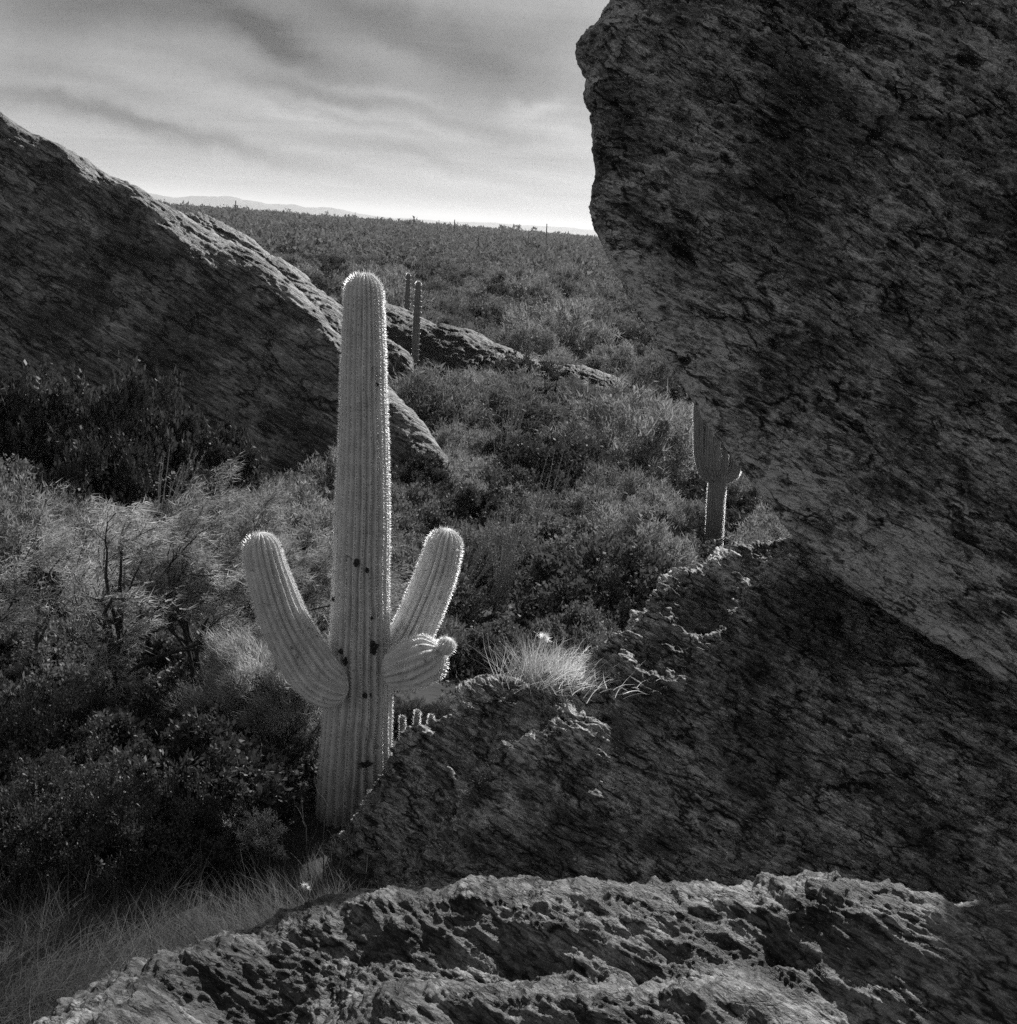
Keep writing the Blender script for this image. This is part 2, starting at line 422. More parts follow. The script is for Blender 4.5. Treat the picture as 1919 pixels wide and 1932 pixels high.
# far mountains along the skyline
def mountain(name, px0, px1, D, hmax, seed, label):
    a0 = math.atan2(ray(px0, 400)[0], ray(px0, 400)[1]); a1 = math.atan2(ray(px1, 400)[0], ray(px1, 400)[1])
    u = np.linspace(0, 1, 120); v = np.linspace(-1, 1, 24)
    U, V = np.meshgrid(u, v, indexing='ij')
    an = a0 + (a1 - a0) * U; rad = D + V * hmax * 3.0
    x, y = rad * np.sin(an), rad * np.cos(an)
    env = np.sin(PI * U) ** 0.6 * (1 - np.abs(V))
    n = fbm(np.stack([U * 7 + seed, V * 1.5, U * 0 + seed], -1).reshape(-1, 3), 5).reshape(U.shape)
    z = -45 + hmax * env * (0.62 + 0.75 * n)
    o = mesh_obj(name, np.stack([x, y, z], -1), grid_faces(120, 24), M['far_rock'])
    return tag(o, label, 'mountains', kind='structure')
mountain('mountain_range', 60, 760, 13000, 150, 3.0, 'faint low mountains on the skyline above the pale plain')
mountain('mountain_ridge', 700, 1500, 15000, 110, 9.0, 'faintest low ridge on the skyline beside the big overhanging boulder')

# ------------------------------------------------------------------ rocks
_crnd = np.random.RandomState(17).rand(256, 7).astype(np.float32)
def cells(p):
    """tilted plates: every cell has a height and a slope of its own"""
    p = np.asarray(p, np.float32); o = np.empty(len(p), np.float32)
    for k in range(0, len(p), 150000):
        q = p[k:k + 150000]; b0 = np.floor(q - 0.5).astype(np.int32)
        best = np.full(len(q), 9e9, np.float32); sec = best.copy(); val = np.zeros(len(q), np.float32)
        for dx_ in (0, 1):
            for dy_ in (0, 1):
                for dz_ in (0, 1):
                    c = b0 + np.array([dx_, dy_, dz_], np.int32); ci = c & 255
                    r_ = _crnd[_perm[_perm[_perm[ci[:, 0]] + ci[:, 1]] + ci[:, 2]]]
                    e = q - (c + 0.5 + 0.8 * (r_[:, :3] - 0.5)); d = np.sqrt((e * e).sum(1))
                    h = (r_[:, 3] - 0.5) + ((r_[:, 4:7] - 0.5) * e).sum(1) * 1.1
                    m_ = d < best; sec = np.where(m_, best, np.minimum(sec, d)); best = np.where(m_, d, best); val = np.where(m_, h, val)
        k_ = np.clip((sec - best) / 0.16, 0, 1); k_ = k_ * k_ * (3 - 2 * k_)
        o[k:k + 150000] = val * k_ - 0.32 * (1 - k_)
    return o
def rock_disp(pts, size, big, lay, fine, seed=0.0, ledge=1.0, small=1.0):
    """metres of relief at each point: lumps, layered ledges that break along the foliation, cracks and grain"""
    p = pts.astype(np.float32) + seed
    a, b, n = p @ LAY_A, p @ LAY_B, p @ LAY_N
    lump = fbm(p * (0.55 / size), 4)
    wq = fbm(p * (1.0 / size), 4)
    st = np.stack([a * 0.45, b * 0.7, n * 1.7], -1).astype(np.float32) / size
    str1 = fbm(st, 5, gain=0.55)
    k = n * (1.5 / size) + 0.9 * wq + 0.5 * perlin(st * 0.6)
    fr = k - np.floor(k)
    amp = np.clip(0.25 + 1.3 * perlin(p * (0.8 / size) + 5), 0, 1)
    led = (np.where(fr < 0.86, fr / 0.86, (1 - fr) / 0.14) - 0.5) * amp
    k2 = n * (5.2 / size) + 1.3 * wq + 0.8 * str1
    fr2 = k2 - np.floor(k2)
    amp2 = np.clip(0.2 + 1.4 * perlin(p * (2.1 / size) + 11), 0, 1)
    led2 = (np.where(fr2 < 0.82, fr2 / 0.82, (1 - fr2) / 0.18) - 0.5) * amp2
    stc = np.stack([a * 0.16, b * 0.35, n * 1.9], -1).astype(np.float32) / size
    crack = -np.clip(1 - np.abs(perlin(stc * 0.9 + 3 + 0.25 * wq[:, None])) * 12, 0, 1) * np.clip(0.1 + 2.2 * perlin(p * (0.5 / size) + 21), 0, 1)
    st2 = np.stack([a * 1.0, b * 1.3, n * 2.6], -1).astype(np.float32) / size
    grain = fbm(st2 * 4.0, 5, gain=0.6)
    w3 = np.stack([perlin(p * (1.1 / size) + 31), perlin(p * (1.1 / size) + 41), perlin(p * (1.1 / size) + 51)], -1)
    ca = np.stack([a * 0.55, b * 0.9, n * 2.3], -1).astype(np.float32) / size
    plate = cells(ca * 0.8 + 0.5 * w3) + 0.62 * small * cells(ca * 2.3 + 0.7 * w3 + 7) + 0.36 * small * small * cells(ca * 5.5 + 0.8 * w3 + 3)
    sb = np.stack([a * 0.20, b * 0.50, n * 1.9], -1).astype(np.float32) / size + 0.35 * w3
    plate = plate + 0.8 * np.abs(perlin(sb * 1.6 + 9)) - 0.55 * np.abs(perlin(sb * 3.7 + 2)) + 0.35 * np.abs(perlin(sb * 8.5 + 4)) - 0.22 * np.abs(perlin(sb * 19.0 + 6))
    lay = lay * np.float32(1.0)
    big2 = fbm(p * (0.16 / size) + 61, 3)
    return big * (lump + 0.9 * big2) + lay * 0.62 * plate + lay * (0.8 * str1 + ledge * (0.55 * led + 0.26 * led2) + 0.5 * crack) + fine * grain

def displaced(G, size, big, lay, fine, seed=0.0, mask=None, ledge=1.0, small=1.0):
    n = grid_normals(G)
    # smooth the shift direction
    d = rock_disp(G.reshape(-1, 3), size, big, lay, fine, seed, ledge, small).reshape(G.shape[:2])
    if mask is not None: d = d * mask
    return G + n * d[..., None]

def resample(pts, n, even=True):
    pts = np.asarray(pts, float)
    s = np.concatenate([[0], np.cumsum(np.linalg.norm(np.diff(pts[:, :2], axis=0), axis=1))])
    t = np.linspace(0, s[-1], n)
    return np.stack([np.interp(t, s, pts[:, i]) for i in range(pts.shape[1])], 1)

# --- the big overhanging boulder: front sheet and back sheet meet along its outline
SIL = resample([(1280, -140, 9.6), (1210, -90, 9.6), (1150, 0, 9.6), (1135, 32, 9.6), (1098, 68, 9.55), (1084, 100, 9.5), (1106, 150, 9.55), (1100, 182, 9.5),
                (1113, 215, 9.5), (1118, 300, 9.45), (1124, 345, 9.4), (1110, 392, 9.4), (1132, 450, 9.35), (1162, 512, 9.3), (1182, 562, 9.3),
                (1232, 640, 9.2), (1292, 740, 9.1), (1332, 800, 9.05), (1382, 872, 9.0), (1432, 932, 8.9), (1502, 1022, 8.8), (1572, 1082, 8.7),
                (1702, 1172, 8.6), (1919, 1300, 8.4), (2120, 1400, 8.3), (2400, 1470, 8.3)], 1150)
FARC = resample([(1420, -115, 9.7), (1700, -72, 9.6), (1960, -55, 9.5), (2080, 40, 9.3), (2180, 260, 9.2), (2480, 430, 9.1), (2700, 700, 9.0), (2700, 1100, 8.7), (2620, 1380, 8.4)], 1150)
uu = np.linspace(0, 1, 900)
uu = uu ** 1.12
def overhang_sheet(front):
    px = SIL[:, 0][:, None] + (FARC[:, 0] - SIL[:, 0])[:, None] * uu
    py = SIL[:, 1][:, None] + (FARC[:, 1] - SIL[:, 1])[:, None] * uu
    D = SIL[:, 2][:, None] + (FARC[:, 2] - SIL[:, 2])[:, None] * uu
    wid = np.hypot(FARC[:, 0] - SIL[:, 0], FARC[:, 1] - SIL[:, 1])[:, None]
    e = np.minimum(uu * wid, (1 - uu) * wid)
    vv = np.linspace(0, 1, len(SIL))[:, None]
    e = e / np.interp(vv, [0, 0.45, 0.75, 1], [320, 300, 110, 90])
    e = np.minimum(e, np.minimum(vv, 1 - vv) * 7.0)
    e = np.clip(e, 0, 1); bulge = np.sqrt(np.clip(1 - (1 - e) ** 2, 0, 1))
    if front:
        D = D - np.interp(vv, [0, 0.5, 0.8, 1], [0.62, 0.55, 0.2, 0.15]) * bulge - 0.35 * np.clip((600 - py) / 900, 0, 1) * bulge
    else:
        D = D + np.interp(vv, [0, 0.45, 0.6, 1], [1.9, 1.9, 3.4, 3.6]) * np.minimum(bulge * 1.3, 1)
    d = _f + (px[..., None] - 959.5) / FOCAL_PX * _r + (966 - py[..., None]) / FOCAL_PX * _u
    return CAM + d * (D / d[..., 1])[..., None], bulge
F, _b = overhang_sheet(True)
B, _b2 = overhang_sheet(False)
B = B[::4, ::4]
edge = 0.30 + 0.70 * smoothstep(_b, 0.05, 0.75)
Fd = displaced(F, 0.36, 0.09, 0.105, 0.030, 3.0, edge)
# normals of the sheet must look at the camera
if (grid_normals(F)[500, 300] @ (CAM - F[500, 300])) < 0:
    Fd = 2 * F - Fd
nb = fbm(B.reshape(-1, 3) * 0.9, 4).reshape(B.shape[:2])
Bd = B + np.array([0, 1.0, 0]) * (0.35 * nb * np.minimum(_b2[::4, ::4] * 3, 1))[..., None]
# stitch: the back sheet takes the front's outline
iu, iv = np.arange(0, F.shape[0], 4), np.arange(0, F.shape[1], 4)
Bd[:, 0] = Fd[iu, 0]; Bd[0, :] = Fd[0, iv]; Bd[-1, :] = Fd[iu[-1], iv]; Bd[:, -1] = Fd[iu, iv[-1]]
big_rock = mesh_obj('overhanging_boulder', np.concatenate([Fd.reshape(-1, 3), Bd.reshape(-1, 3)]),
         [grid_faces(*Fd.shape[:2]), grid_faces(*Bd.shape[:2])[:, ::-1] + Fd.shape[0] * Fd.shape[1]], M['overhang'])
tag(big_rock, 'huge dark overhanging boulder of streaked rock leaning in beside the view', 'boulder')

# --- height fields through points taken from the photo
def hfield(name, pts, x0, x1, y0, y1, nx, ny, mat, disp, extra=(), reg=1e-4, xs=None, ys=None, edge_fall=None):
    W = np.array([P(*q) for q in pts])
    xy = W[:, :2]; z = W[:, 2]
    if len(extra):
        ex = np.array(extra, float); xy = np.concatenate([xy, ex[:, :2]]); z = np.concatenate([z, ex[:, 2]])
    tps = TPS(xy, z, reg)
    xs = np.linspace(x0, x1, nx) if xs is None else xs
    ys = np.linspace(y0, y1, ny) if ys is None else ys
    X, Y = np.meshgrid(xs, ys, indexing='ij')
    Z = tps(np.stack([X.ravel(), Y.ravel()], 1)).reshape(X.shape)
    G = np.stack([X, Y, Z], -1)
    if edge_fall is not None:
        mrg = np.minimum.reduce([X - xs[0], xs[-1] - X, Y - ys[0], ys[-1] - Y])
        G[..., 2] -= 2.5 * (1 - smoothstep(mrg, 0, edge_fall))
    return displaced(G, **disp), tps

FIELDS = []                                                   # (tps, xs, ys, mesh z) for resting plants on rocks
def field_height(x, y):
    z = ground_z(np.array([x]), np.array([y]))[0]
    for G_ in FIELDS:
        xs, ys = G_[:, 0, 0], G_[0, :, 1]
        if xs.min() < x < xs.max() and ys.min() < y < ys.max():
            d = (G_[::3, ::3, 0] - x) ** 2 + (G_[::3, ::3, 1] - y) ** 2
            i = np.unravel_index(np.argmin(d), d.shape)
            z = max(z, G_[::3, ::3][i][2])
    return z

# shelf rock beside the saguaro, under the overhang
shelf_crest = [(620, 1640, 9.5), (660, 1560, 9.55), (700, 1500, 9.6), (742, 1400, 9.7), (800, 1352, 9.7), (880, 1318, 9.65), (1000, 1275, 9.65), (1090, 1262, 9.75),
             (1150, 1215, 9.9), (1165, 1190, 10.0), (1212, 1122, 10.4), (1282, 1072, 10.7), (1400, 1036, 10.9), (1470, 1022, 11.0), (1560, 1020, 11.1)]
STEEP = 0.86
_kx = [q[0] for q in shelf_crest]; _kk = [STEEP * q[2] - (P(*q)[2] - CAM[2]) for q in shelf_crest]
def shelf_D(px, py, off=0.0):
    d = ray(px, py); t_ = -d[2] / d[1]
    return (np.interp(px, _kx + [2300], _kk + [_kk[-1]]) + off) / (STEEP + t_)
shelf_pts = list(shelf_crest)
for px, py in ((820, 1450), (800, 1600), (1000, 1540), (1000, 1640), (1200, 1460), (1200, 1580), (1400, 1300), (1400, 1450), (1400, 1600), (1600, 1180), (1600, 1350), (1600, 1550), (1800, 1350), (1800, 1550), (1930, 1450), (2150, 1500), (720, 1640), (2200, 1300)):
    shelf_pts.append((px, py, shelf_D(px, py)))
for px, py in ((880, 1478), (1000, 1395), (1120, 1345), (1240, 1300), (1320, 1245), (1350, 1190), (1420, 1105)):     # the long rib that catches the sun
    shelf_pts += [(px, py + 8, shelf_D(px, py + 8, -0.38)), (px - 12, py - 34, shelf_D(px - 12, py - 34, 0.12))]
for px, py in ((1180, 1262), (1250, 1215), (1290, 1170)):
    shelf_pts += [(px, py + 6, shelf_D(px, py + 6, -0.1))]
for px, py in ((1500, 1720), (1700, 1740), (1919, 1720), (2200, 1650)): shelf_pts.append((px, py, shelf_D(px, py, -0.1)))
shelf_extra = [(-1.9, 9.5, -1.0), (-1.7, 10.8, -1.2), (-0.9, 11.6, -1.2), (0.2, 11.8, -0.6), (1.0, 12.4, 0.0), (1.6, 13.2, 0.3), (2.8, 13.4, 1.0), (4.6, 13.4, 1.2),
               (-2.0, 8.0, -0.5), (-1.8, 6.6, -0.3), (-1.0, 5.8, 0.0), (0.0, 5.2, 0.6), (1.4, 4.4, 1.0), (4.5, 4.2, 1.2)]
for q in shelf_crest[2:]:                                    # the far side drops away behind the crest
    c_ = P(*q); k_ = (c_[1] + 0.65) / c_[1]; shelf_extra.append((c_[0] * k_, c_[1] + 0.65, c_[2] - 0.62))
S, shelf_tps = hfield('shelf', shelf_pts, -2.3, 5.2, 3.9, 13.6, 1150, 1250, M['shelf'], dict(size=0.5, big=0.17, lay=0.12, fine=0.022, seed=8.0), shelf_extra)
tag(mesh_obj('shelf_boulder', S, grid_faces(*S.shape[:2]), M['shelf']), 'broad dark rock shelf beneath the overhang, its ridges edged with light', 'boulder')
FIELDS.append(S)

# the sunlit boulder at the viewer's feet
near_crest = [(195, 1980, 3.0), (285, 1885, 3.4), (400, 1812, 3.65), (500, 1772, 3.8), (620, 1750, 3.85), (700, 1712, 3.9), (830, 1668, 4.1), (960, 1669, 4.1), (1120, 1676, 4.1),
            (1280, 1682, 4.0), (1420, 1692, 3.95), (1520, 1738, 3.75), (1640, 1788, 3.65), (1760, 1778, 3.7), (1919, 1768, 3.8)]
near_pts = list(near_crest)
def down(px0, py0, D0, slope, *spots):
    """points of a face that falls towards the viewer from a crest point at the given slope"""
    k_ = slope * D0 - (P(px0, py0, D0)[2] - CAM[2])
    for px, py in spots:
        d = ray(px, py); near_pts.append((px, py, k_ / (slope - d[2] / d[1])))
near_pts += [(860, 1722, 3.84), (1000, 1733, 3.8), (1180, 1748, 3.74)]
down(860, 1722, 3.84, 0.72, (820, 1790), (820, 1850))
down(1000, 1733, 3.8, 0.74, (1000, 1800), (1000, 1858))
down(1180, 1748, 3.74, 0.72, (1200, 1810), (1220, 1865))
near_pts += [(760, 1868, 3.28), (880, 1878, 3.26), (1000, 1882, 3.26), (1130, 1890, 3.24), (1290, 1872, 3.3)]
down(1000, 1882, 3.26, 0.72, (900, 1950), (1150, 1960), (700, 1960))
down(620, 1750, 3.85, 0.45, (640, 1800), (600, 1870), (480, 1850), (420, 1930), (560, 1950))
down(1420, 1692, 3.95, 0.25, (1400, 1750), (1500, 1790), (1380, 1830))
down(1640, 1788, 3.65, 0.85, (1640, 1850), (1800, 1850), (1919, 1860), (1650, 1930), (1850, 1940), (2200, 1950))
down(1450, 1850, 3.3, 0.7, (1420, 1900), (1500, 1930), (1350, 1960))
near_extra = [(-2.2, 3.4, 2.5), (-2.0, 4.3, 2.2), (-1.2, 4.6, 2.6), (-0.4, 4.9, 2.8), (0.6, 4.9, 2.9), (1.6, 4.8, 3.2), (2.6, 4.8, 3.4), (-2.0, 2.2, 3.2), (-1.0, 1.4, 3.3), (0.4, 1.2, 3.3), (1.6, 1.3, 3.3), (2.8, 2.0, 3.3)]
ysn = 1.2 + (5.0 - 1.2) * np.linspace(0, 1, 900) ** 1.15
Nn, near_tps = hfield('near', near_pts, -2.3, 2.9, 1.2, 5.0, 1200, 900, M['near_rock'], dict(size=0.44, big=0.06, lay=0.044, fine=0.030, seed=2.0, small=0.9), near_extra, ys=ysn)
tag(mesh_obj('foreground_boulder', Nn, grid_faces(*Nn.shape[:2]), M['near_rock']), 'rough sunlit boulder crest at the viewer\'s feet', 'boulder')

# the long bare hillside on the other side of the valley
slope_pts = [(-300, 60, 31.6), (-120, 160, 31.8), (0, 232, 32), (130, 297, 32.2), (250, 357, 32.6), (350, 417, 33), (470, 472, 33.2), (550, 542, 32.8), (600, 600, 32.5), (645, 655, 32.2), (735, 742, 31.7), (800, 808, 31.2), (838, 872, 30.6),
             (-300, 500, 30.4), (0, 480, 30.9), (200, 480, 31.8), (400, 540, 32.3), (0, 700, 29.8), (200, 650, 30.7), (400, 700, 31.0), (560, 700, 31.6), (650, 780, 31.1), (740, 850, 30.5),
             (0, 900, 28.4), (200, 860, 29.4), (400, 860, 29.8), (550, 880, 30.0), (680, 905, 30.1), (-300, 900, 28)]
slope_extra = [(-4.5, 38.5, -2.5), (-2.5, 37, -3.0), (-1, 33, -3.0), (-1.2, 29.5, -2.5), (-4, 27.0, -2.0), (-8, 25.5, -1.6), (-14, 24.5, -1.2), (-24, 26, 0), (-24, 46, 3), (-8, 47, -4), (0, 38, -5)]
slope_back = []
for q in slope_pts[:13]:
    c_ = P(*q); slope_back += [(c_[0], c_[1] + 1.3, c_[2] - 0.5), (c_[0], c_[1] + 4.0, c_[2] - 2.6)]
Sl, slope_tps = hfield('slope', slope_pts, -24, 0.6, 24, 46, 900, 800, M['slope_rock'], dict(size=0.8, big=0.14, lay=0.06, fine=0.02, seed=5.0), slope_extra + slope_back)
tag(mesh_obj('bare_hill', Sl, grid_faces(*Sl.shape[:2]), M['slope_rock']), 'bare streaked rock hillside sloping down behind the tall saguaro', 'hillside', kind='structure')
FIELDS.append(Sl)

ridge_pts = [(380, 400, 52), (420, 422, 52), (480, 457, 52), (550, 512, 51), (600, 560, 50), (650, 596, 49), (700, 622, 48), (760, 655, 47), (795, 718, 45.5),
             (450, 520, 50), (550, 580, 48.5), (640, 660, 46.5), (700, 700, 45.5), (760, 725, 45)]
ridge_extra = [(-14, 57, -1), (-9, 57, -2.5), (-5, 55, -3), (-3, 51, -3.2), (-2.4, 46, -3.2), (-3.4, 43, -3), (-6, 43, -2.5), (-14, 44, -2)]
Rg, ridge_tps = hfield('ridge', ridge_pts, -14, -2.0, 42, 57, 420, 420, M['slope_rock'], dict(size=2.0, big=0.22, lay=0.2, fine=0.05, seed=15.0), ridge_extra)
tag(mesh_obj('bare_ridge', Rg, grid_faces(*Rg.shape[:2]), M['slope_rock']), 'second darker rock ridge rising just behind the bare hillside', 'ridge', kind='structure')
FIELDS.append(Rg)

ledge_pts = [(690, 565, 64), (745, 580, 63), (850, 620, 61), (950, 657, 59), (1100, 692, 56), (1235, 742, 53), (1300, 780, 51),
             (760, 630, 61.0), (860, 667, 59.0), (960, 697, 57.0), (1100, 735, 54.0), (1230, 782, 51.0)]
ledge_extra = [(-9, 69, -3.2), (-4, 68, -3.6), (0, 65, -3.8), (4, 61, -3.9), (9, 57, -4), (-7, 58, -2.4), (-3, 55.5, -2.6), (2, 52.5, -2.8), (7, 48, -3.0)]
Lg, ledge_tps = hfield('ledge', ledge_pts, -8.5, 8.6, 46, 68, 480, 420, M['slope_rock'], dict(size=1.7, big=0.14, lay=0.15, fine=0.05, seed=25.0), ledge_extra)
tag(mesh_obj('rock_ramp', Lg, grid_faces(*Lg.shape[:2]), M['ramp_rock']), 'low whaleback rock ramp crossing the scrub in the valley', 'rock ramp', kind='structure')
FIELDS.append(Lg)

def small_boulder(loc, sx, sy, sz, seed, mat, label, rz=0.0, res=150):
    th = np.linspace(0, PI, res); ph = np.linspace(0, 2 * PI, res * 2, endpoint=False)
    T, Q = np.meshgrid(th, ph, indexing='ij')
    n = np.stack([np.sin(T) * np.cos(Q), np.sin(T) * np.sin(Q), np.cos(T)], -1)
    n = np.sign(n) * np.abs(n) ** 0.75
    n /= np.linalg.norm(n, axis=-1, keepdims=True) ** 0.6
    pts = n * np.array([sx, sy, sz])
    pts = pts + n * rock_disp((pts + np.array(loc)).reshape(-1, 3), 0.45, 0.16 * min(sx, sz) / 0.4, 0.06, 0.015, seed).reshape(T.shape)[..., None]
    o = mesh_obj('boulder', pts, grid_faces(res, res * 2, True), mat)
    o.location = tuple(loc); o.rotation_euler = (0, 0, rz)
    return tag(o, label, 'boulder')
small_boulder(P(930, 1318, 10.0) - np.array([0, 0, .06]), 0.33, 0.25, 0.28, 4.0, M['shelf'], 'small square boulder with a lit rim beside the saguaro and the bright tuft')
small_boulder(np.array([6.7, 10.8, 8.0]), 1.35, 1.0, 5.6, 9.0, M['shelf'], 'tall rock pinnacle added outside the picture to shade the foreground boulder', 0.0, 170)  # added unseen blocker, throws shade over the near boulder's lower corner
small_boulder(P(590, 1748, 7.2) - np.array([0, 0, .14]), 0.22, 0.3, 0.17, 6.0, M['ramp_rock'], 'dark rounded boulder in shade just past the sunlit crest, under the dry grass')

# the desert air: everything fades a little towards the horizon
hz, ht, ho = new_mat('air')
pv = ht.node('ShaderNodeVolumePrincipled'); pv.inputs['Color'].default_value = (0.93, 0.93, 0.93, 1); pv.inputs['Density'].default_value = 0.8e-4
pv.inputs['Anisotropy'].default_value = 0.3
ht.l.new(pv.outputs[0], ho.inputs['Volume'])
hx, z0_, z1_ = 61500.0, -47.0, 160.0
hv = np.array([[sx * hx, sy * hx, zz_] for zz_ in (z0_, z1_) for sx, sy in ((-1, -1), (1, -1), (1, 1), (-1, 1))])
hf = np.array([[0, 3, 2, 1], [4, 5, 6, 7], [0, 1, 5, 4], [1, 2, 6, 5], [2, 3, 7, 6], [3, 0, 4, 7]])
tag(mesh_obj('haze', hv, hf, hz, smooth=False), 'thin desert haze lying over the whole plain', 'haze', kind='stuff')
# ------------------------------------------------------------------ saguaros
def cactus_mat(name, val, scar):
    m, t, o = new_mat(name)
    tc = t.node('ShaderNodeTexCoord'); p = tc.outputs['Object']
    nz = t.noise(p, 9, 5, 0.65)
    st = t.noise(t.vm('MULTIPLY', p, (14, 14, 2.5)), 1.0, 5, 0.6)
    f = t.m('MULTIPLY', t.mapr(nz, 0.3, 0.7, 0.82, 1.15), t.mapr(st, 0.3, 0.7, 0.85, 1.12))
    # bird holes' scabs and frost scars
    sc_ = t.noise(t.vm('ADD', p, (4.2, 1.1, 0.3)), 8.5, 5, 0.65, 0.5)
    f = t.m('MULTIPLY', f, t.mapr(sc_, 0.63, 0.68, 1.0, 1.0 - scar))
    ar = t.node('ShaderNodeAttribute', attribute_name='areole')
    f = t.m('MULTIPLY', f, t.m('SUBTRACT', 1.0, t.m('MULTIPLY', ar.outputs['Fac'], 0.9)))
    f = t.m('MULTIPLY', f, val)
    cc = t.node('ShaderNodeCombineColor')
    for i in range(3): t.put(cc.inputs[i], f)
    bs = t.node('ShaderNodeBsdfPrincipled'); t.l.new(cc.outputs[0], bs.inputs['Base Color'])
    bs.inputs['Roughness'].default_value = 0.6; bs.inputs['Specular IOR Level'].default_value = 0.25
    bp = t.node('ShaderNodeBump'); bp.inputs['Strength'].default_value = 0.25; bp.inputs['Distance'].default_value = 0.01
    t.put(bp.inputs['Height'], nz); t.l.new(bp.outputs[0], bs.inputs['Normal'])
    t.l.new(bs.outputs[0], o.inputs[0])
    return m
M['saguaro'] = cactus_mat('saguaro_skin', 0.62, 0.6)
M['saguaro_dim'] = cactus_mat('shaded_saguaro_skin', 0.24, 0.4)  # darker copy of the saguaro skin, shade put into its colour

def ribbed(centres, radii, nrib, depth, nl, per=8, seed=0, tip=True, base_cap=False, twist=0.0, oval=None):
    """a ribbed cactus limb along a spline; returns verts, faces, rib height, areole mask, and the areoles (position, normal, axis, t)"""
    rng = np.random.RandomState(seed)
    C = np.asarray(centres, float); rad = np.asarray(radii, float)
    s = np.concatenate([[0], np.cumsum(np.linalg.norm(np.diff(C, axis=0), axis=1))])
    def cr(vals, t):                                         # smooth interpolation
        k = len(s); out_ = []
        vals = np.asarray(vals, float).reshape(k, -1)
        tang = np.gradient(vals, s, axis=0)
        i = np.clip(np.searchsorted(s, t) - 1, 0, k - 2)
        h = (s[i + 1] - s[i]); q = ((t - s[i]) / h)[:, None]; h = h[:, None]
        return (2 * q**3 - 3 * q**2 + 1) * vals[i] + (q**3 - 2 * q**2 + q) * h * tang[i] + (-2 * q**3 + 3 * q**2) * vals[i + 1] + (q**3 - q**2) * h * tang[i + 1]
    L = s[-1]
    r_end = rad[-1]
    t = np.linspace(0, L, nl)
    if tip:   # denser rows over the rounded tip
        t = np.concatenate([np.linspace(0, L - r_end * 1.2, nl - 40), L - r_end * 1.2 * np.cos(np.linspace(0, PI / 2, 41))[1:]])
    cen = cr(C, t); r = cr(rad, t)[:, 0]
    if tip:
        k = np.clip((t - (L - r_end * 1.2)) / (r_end * 1.2), 0, 1)
        r = r * np.sqrt(np.clip(1 - k ** 2.3, 0.0004, 1))
    if base_cap:
        k = np.clip(1 - t / (rad[0] * 1.1), 0, 1); r = r * np.sqrt(np.clip(1 - k ** 2.2, 0.0004, 1))
    T = np.gradient(cen, axis=0); T /= np.linalg.norm(T, axis=1, keepdims=True) + 1e-9
    U = np.zeros_like(T); u0 = np.array([0, -1.0, 0.01]); u0 -= T[0] * (u0 @ T[0]); U[0] = u0 / np.linalg.norm(u0)
    for i in range(1, len(T)):
        q = U[i - 1] - T[i] * (U[i - 1] @ T[i]); U[i] = q / np.linalg.norm(q)
    V = np.cross(T, U)
    na = nrib * per
    th = np.linspace(0, 2 * PI, na, endpoint=False)
    TH = th[None] + 0 * t[:, None]
    # ribs wander a little
    wob = perlin(np.stack([np.cos(TH) * 1.6 + seed * 3.1, np.sin(TH) * 1.6, (t / 0.55)[:, None] + 0 * TH], -1).reshape(-1, 3)).reshape(TH.shape)
    wob2 = perlin(np.stack([np.cos(TH) * 4 + seed * 5.1, np.sin(TH) * 4, (t / 0.17)[:, None] + 0 * TH], -1).reshape(-1, 3)).reshape(TH.shape)
    A = TH + 0.07 * wob + 0.025 * wob2
    ph = np.abs(np.sin(TH * nrib / 2))
    rib = ph ** 0.85
    dep = depth * (0.6 + 0.4 * np.clip(r / rad.max(), 0, 1))[:, None]
    rr_ = r[:, None] * (1 + 0.02 * wob + 0.012 * wob2) * (1 - dep * (1 - rib))
    pts = cen[:, None] + rr_[..., None] * (np.cos(A)[..., None] * U[:, None] + np.sin(A)[..., None] * V[:, None])
    # areoles: rows of small felt pads along each ridge
    ridx = (np.arange(nrib) * per + per // 2)
    area = np.zeros(TH.shape, np.float32)
    pos, nor, axs, tt = [], [], [], []
    step = 0.0145
    for j in ridx:
        q = np.arange(0.02 + rng.rand() * step, L - 0.005, step) + 0
        q = q + rng.normal(0, 0.004, len(q))
        i = np.clip(np.searchsorted(t, q), 1, len(t) - 1)
        area[i, j] = 1.0
        pos.append(pts[i, j]); nn = pts[i, j] - cen[i]; nn /= np.linalg.norm(nn, axis=1, keepdims=True) + 1e-9
        kk = np.clip((t[i] - (L - r_end * 1.2)) / (r_end * 1.2), 0, 1)[:, None] if tip else 0
        nn = nn * np.sqrt(np.clip(1 - np.asarray(kk) ** 2, 0, 1)) + T[i] * kk
        nor.append(nn); axs.append(T[i]); tt.append(q / L)
    f = grid_faces(len(t), na, True)[:, ::-1]
    return pts.reshape(-1, 3), f, np.broadcast_to(rib, TH.shape).ravel(), area.ravel(), np.concatenate(pos), np.concatenate(nor), np.concatenate(axs), np.concatenate(tt)

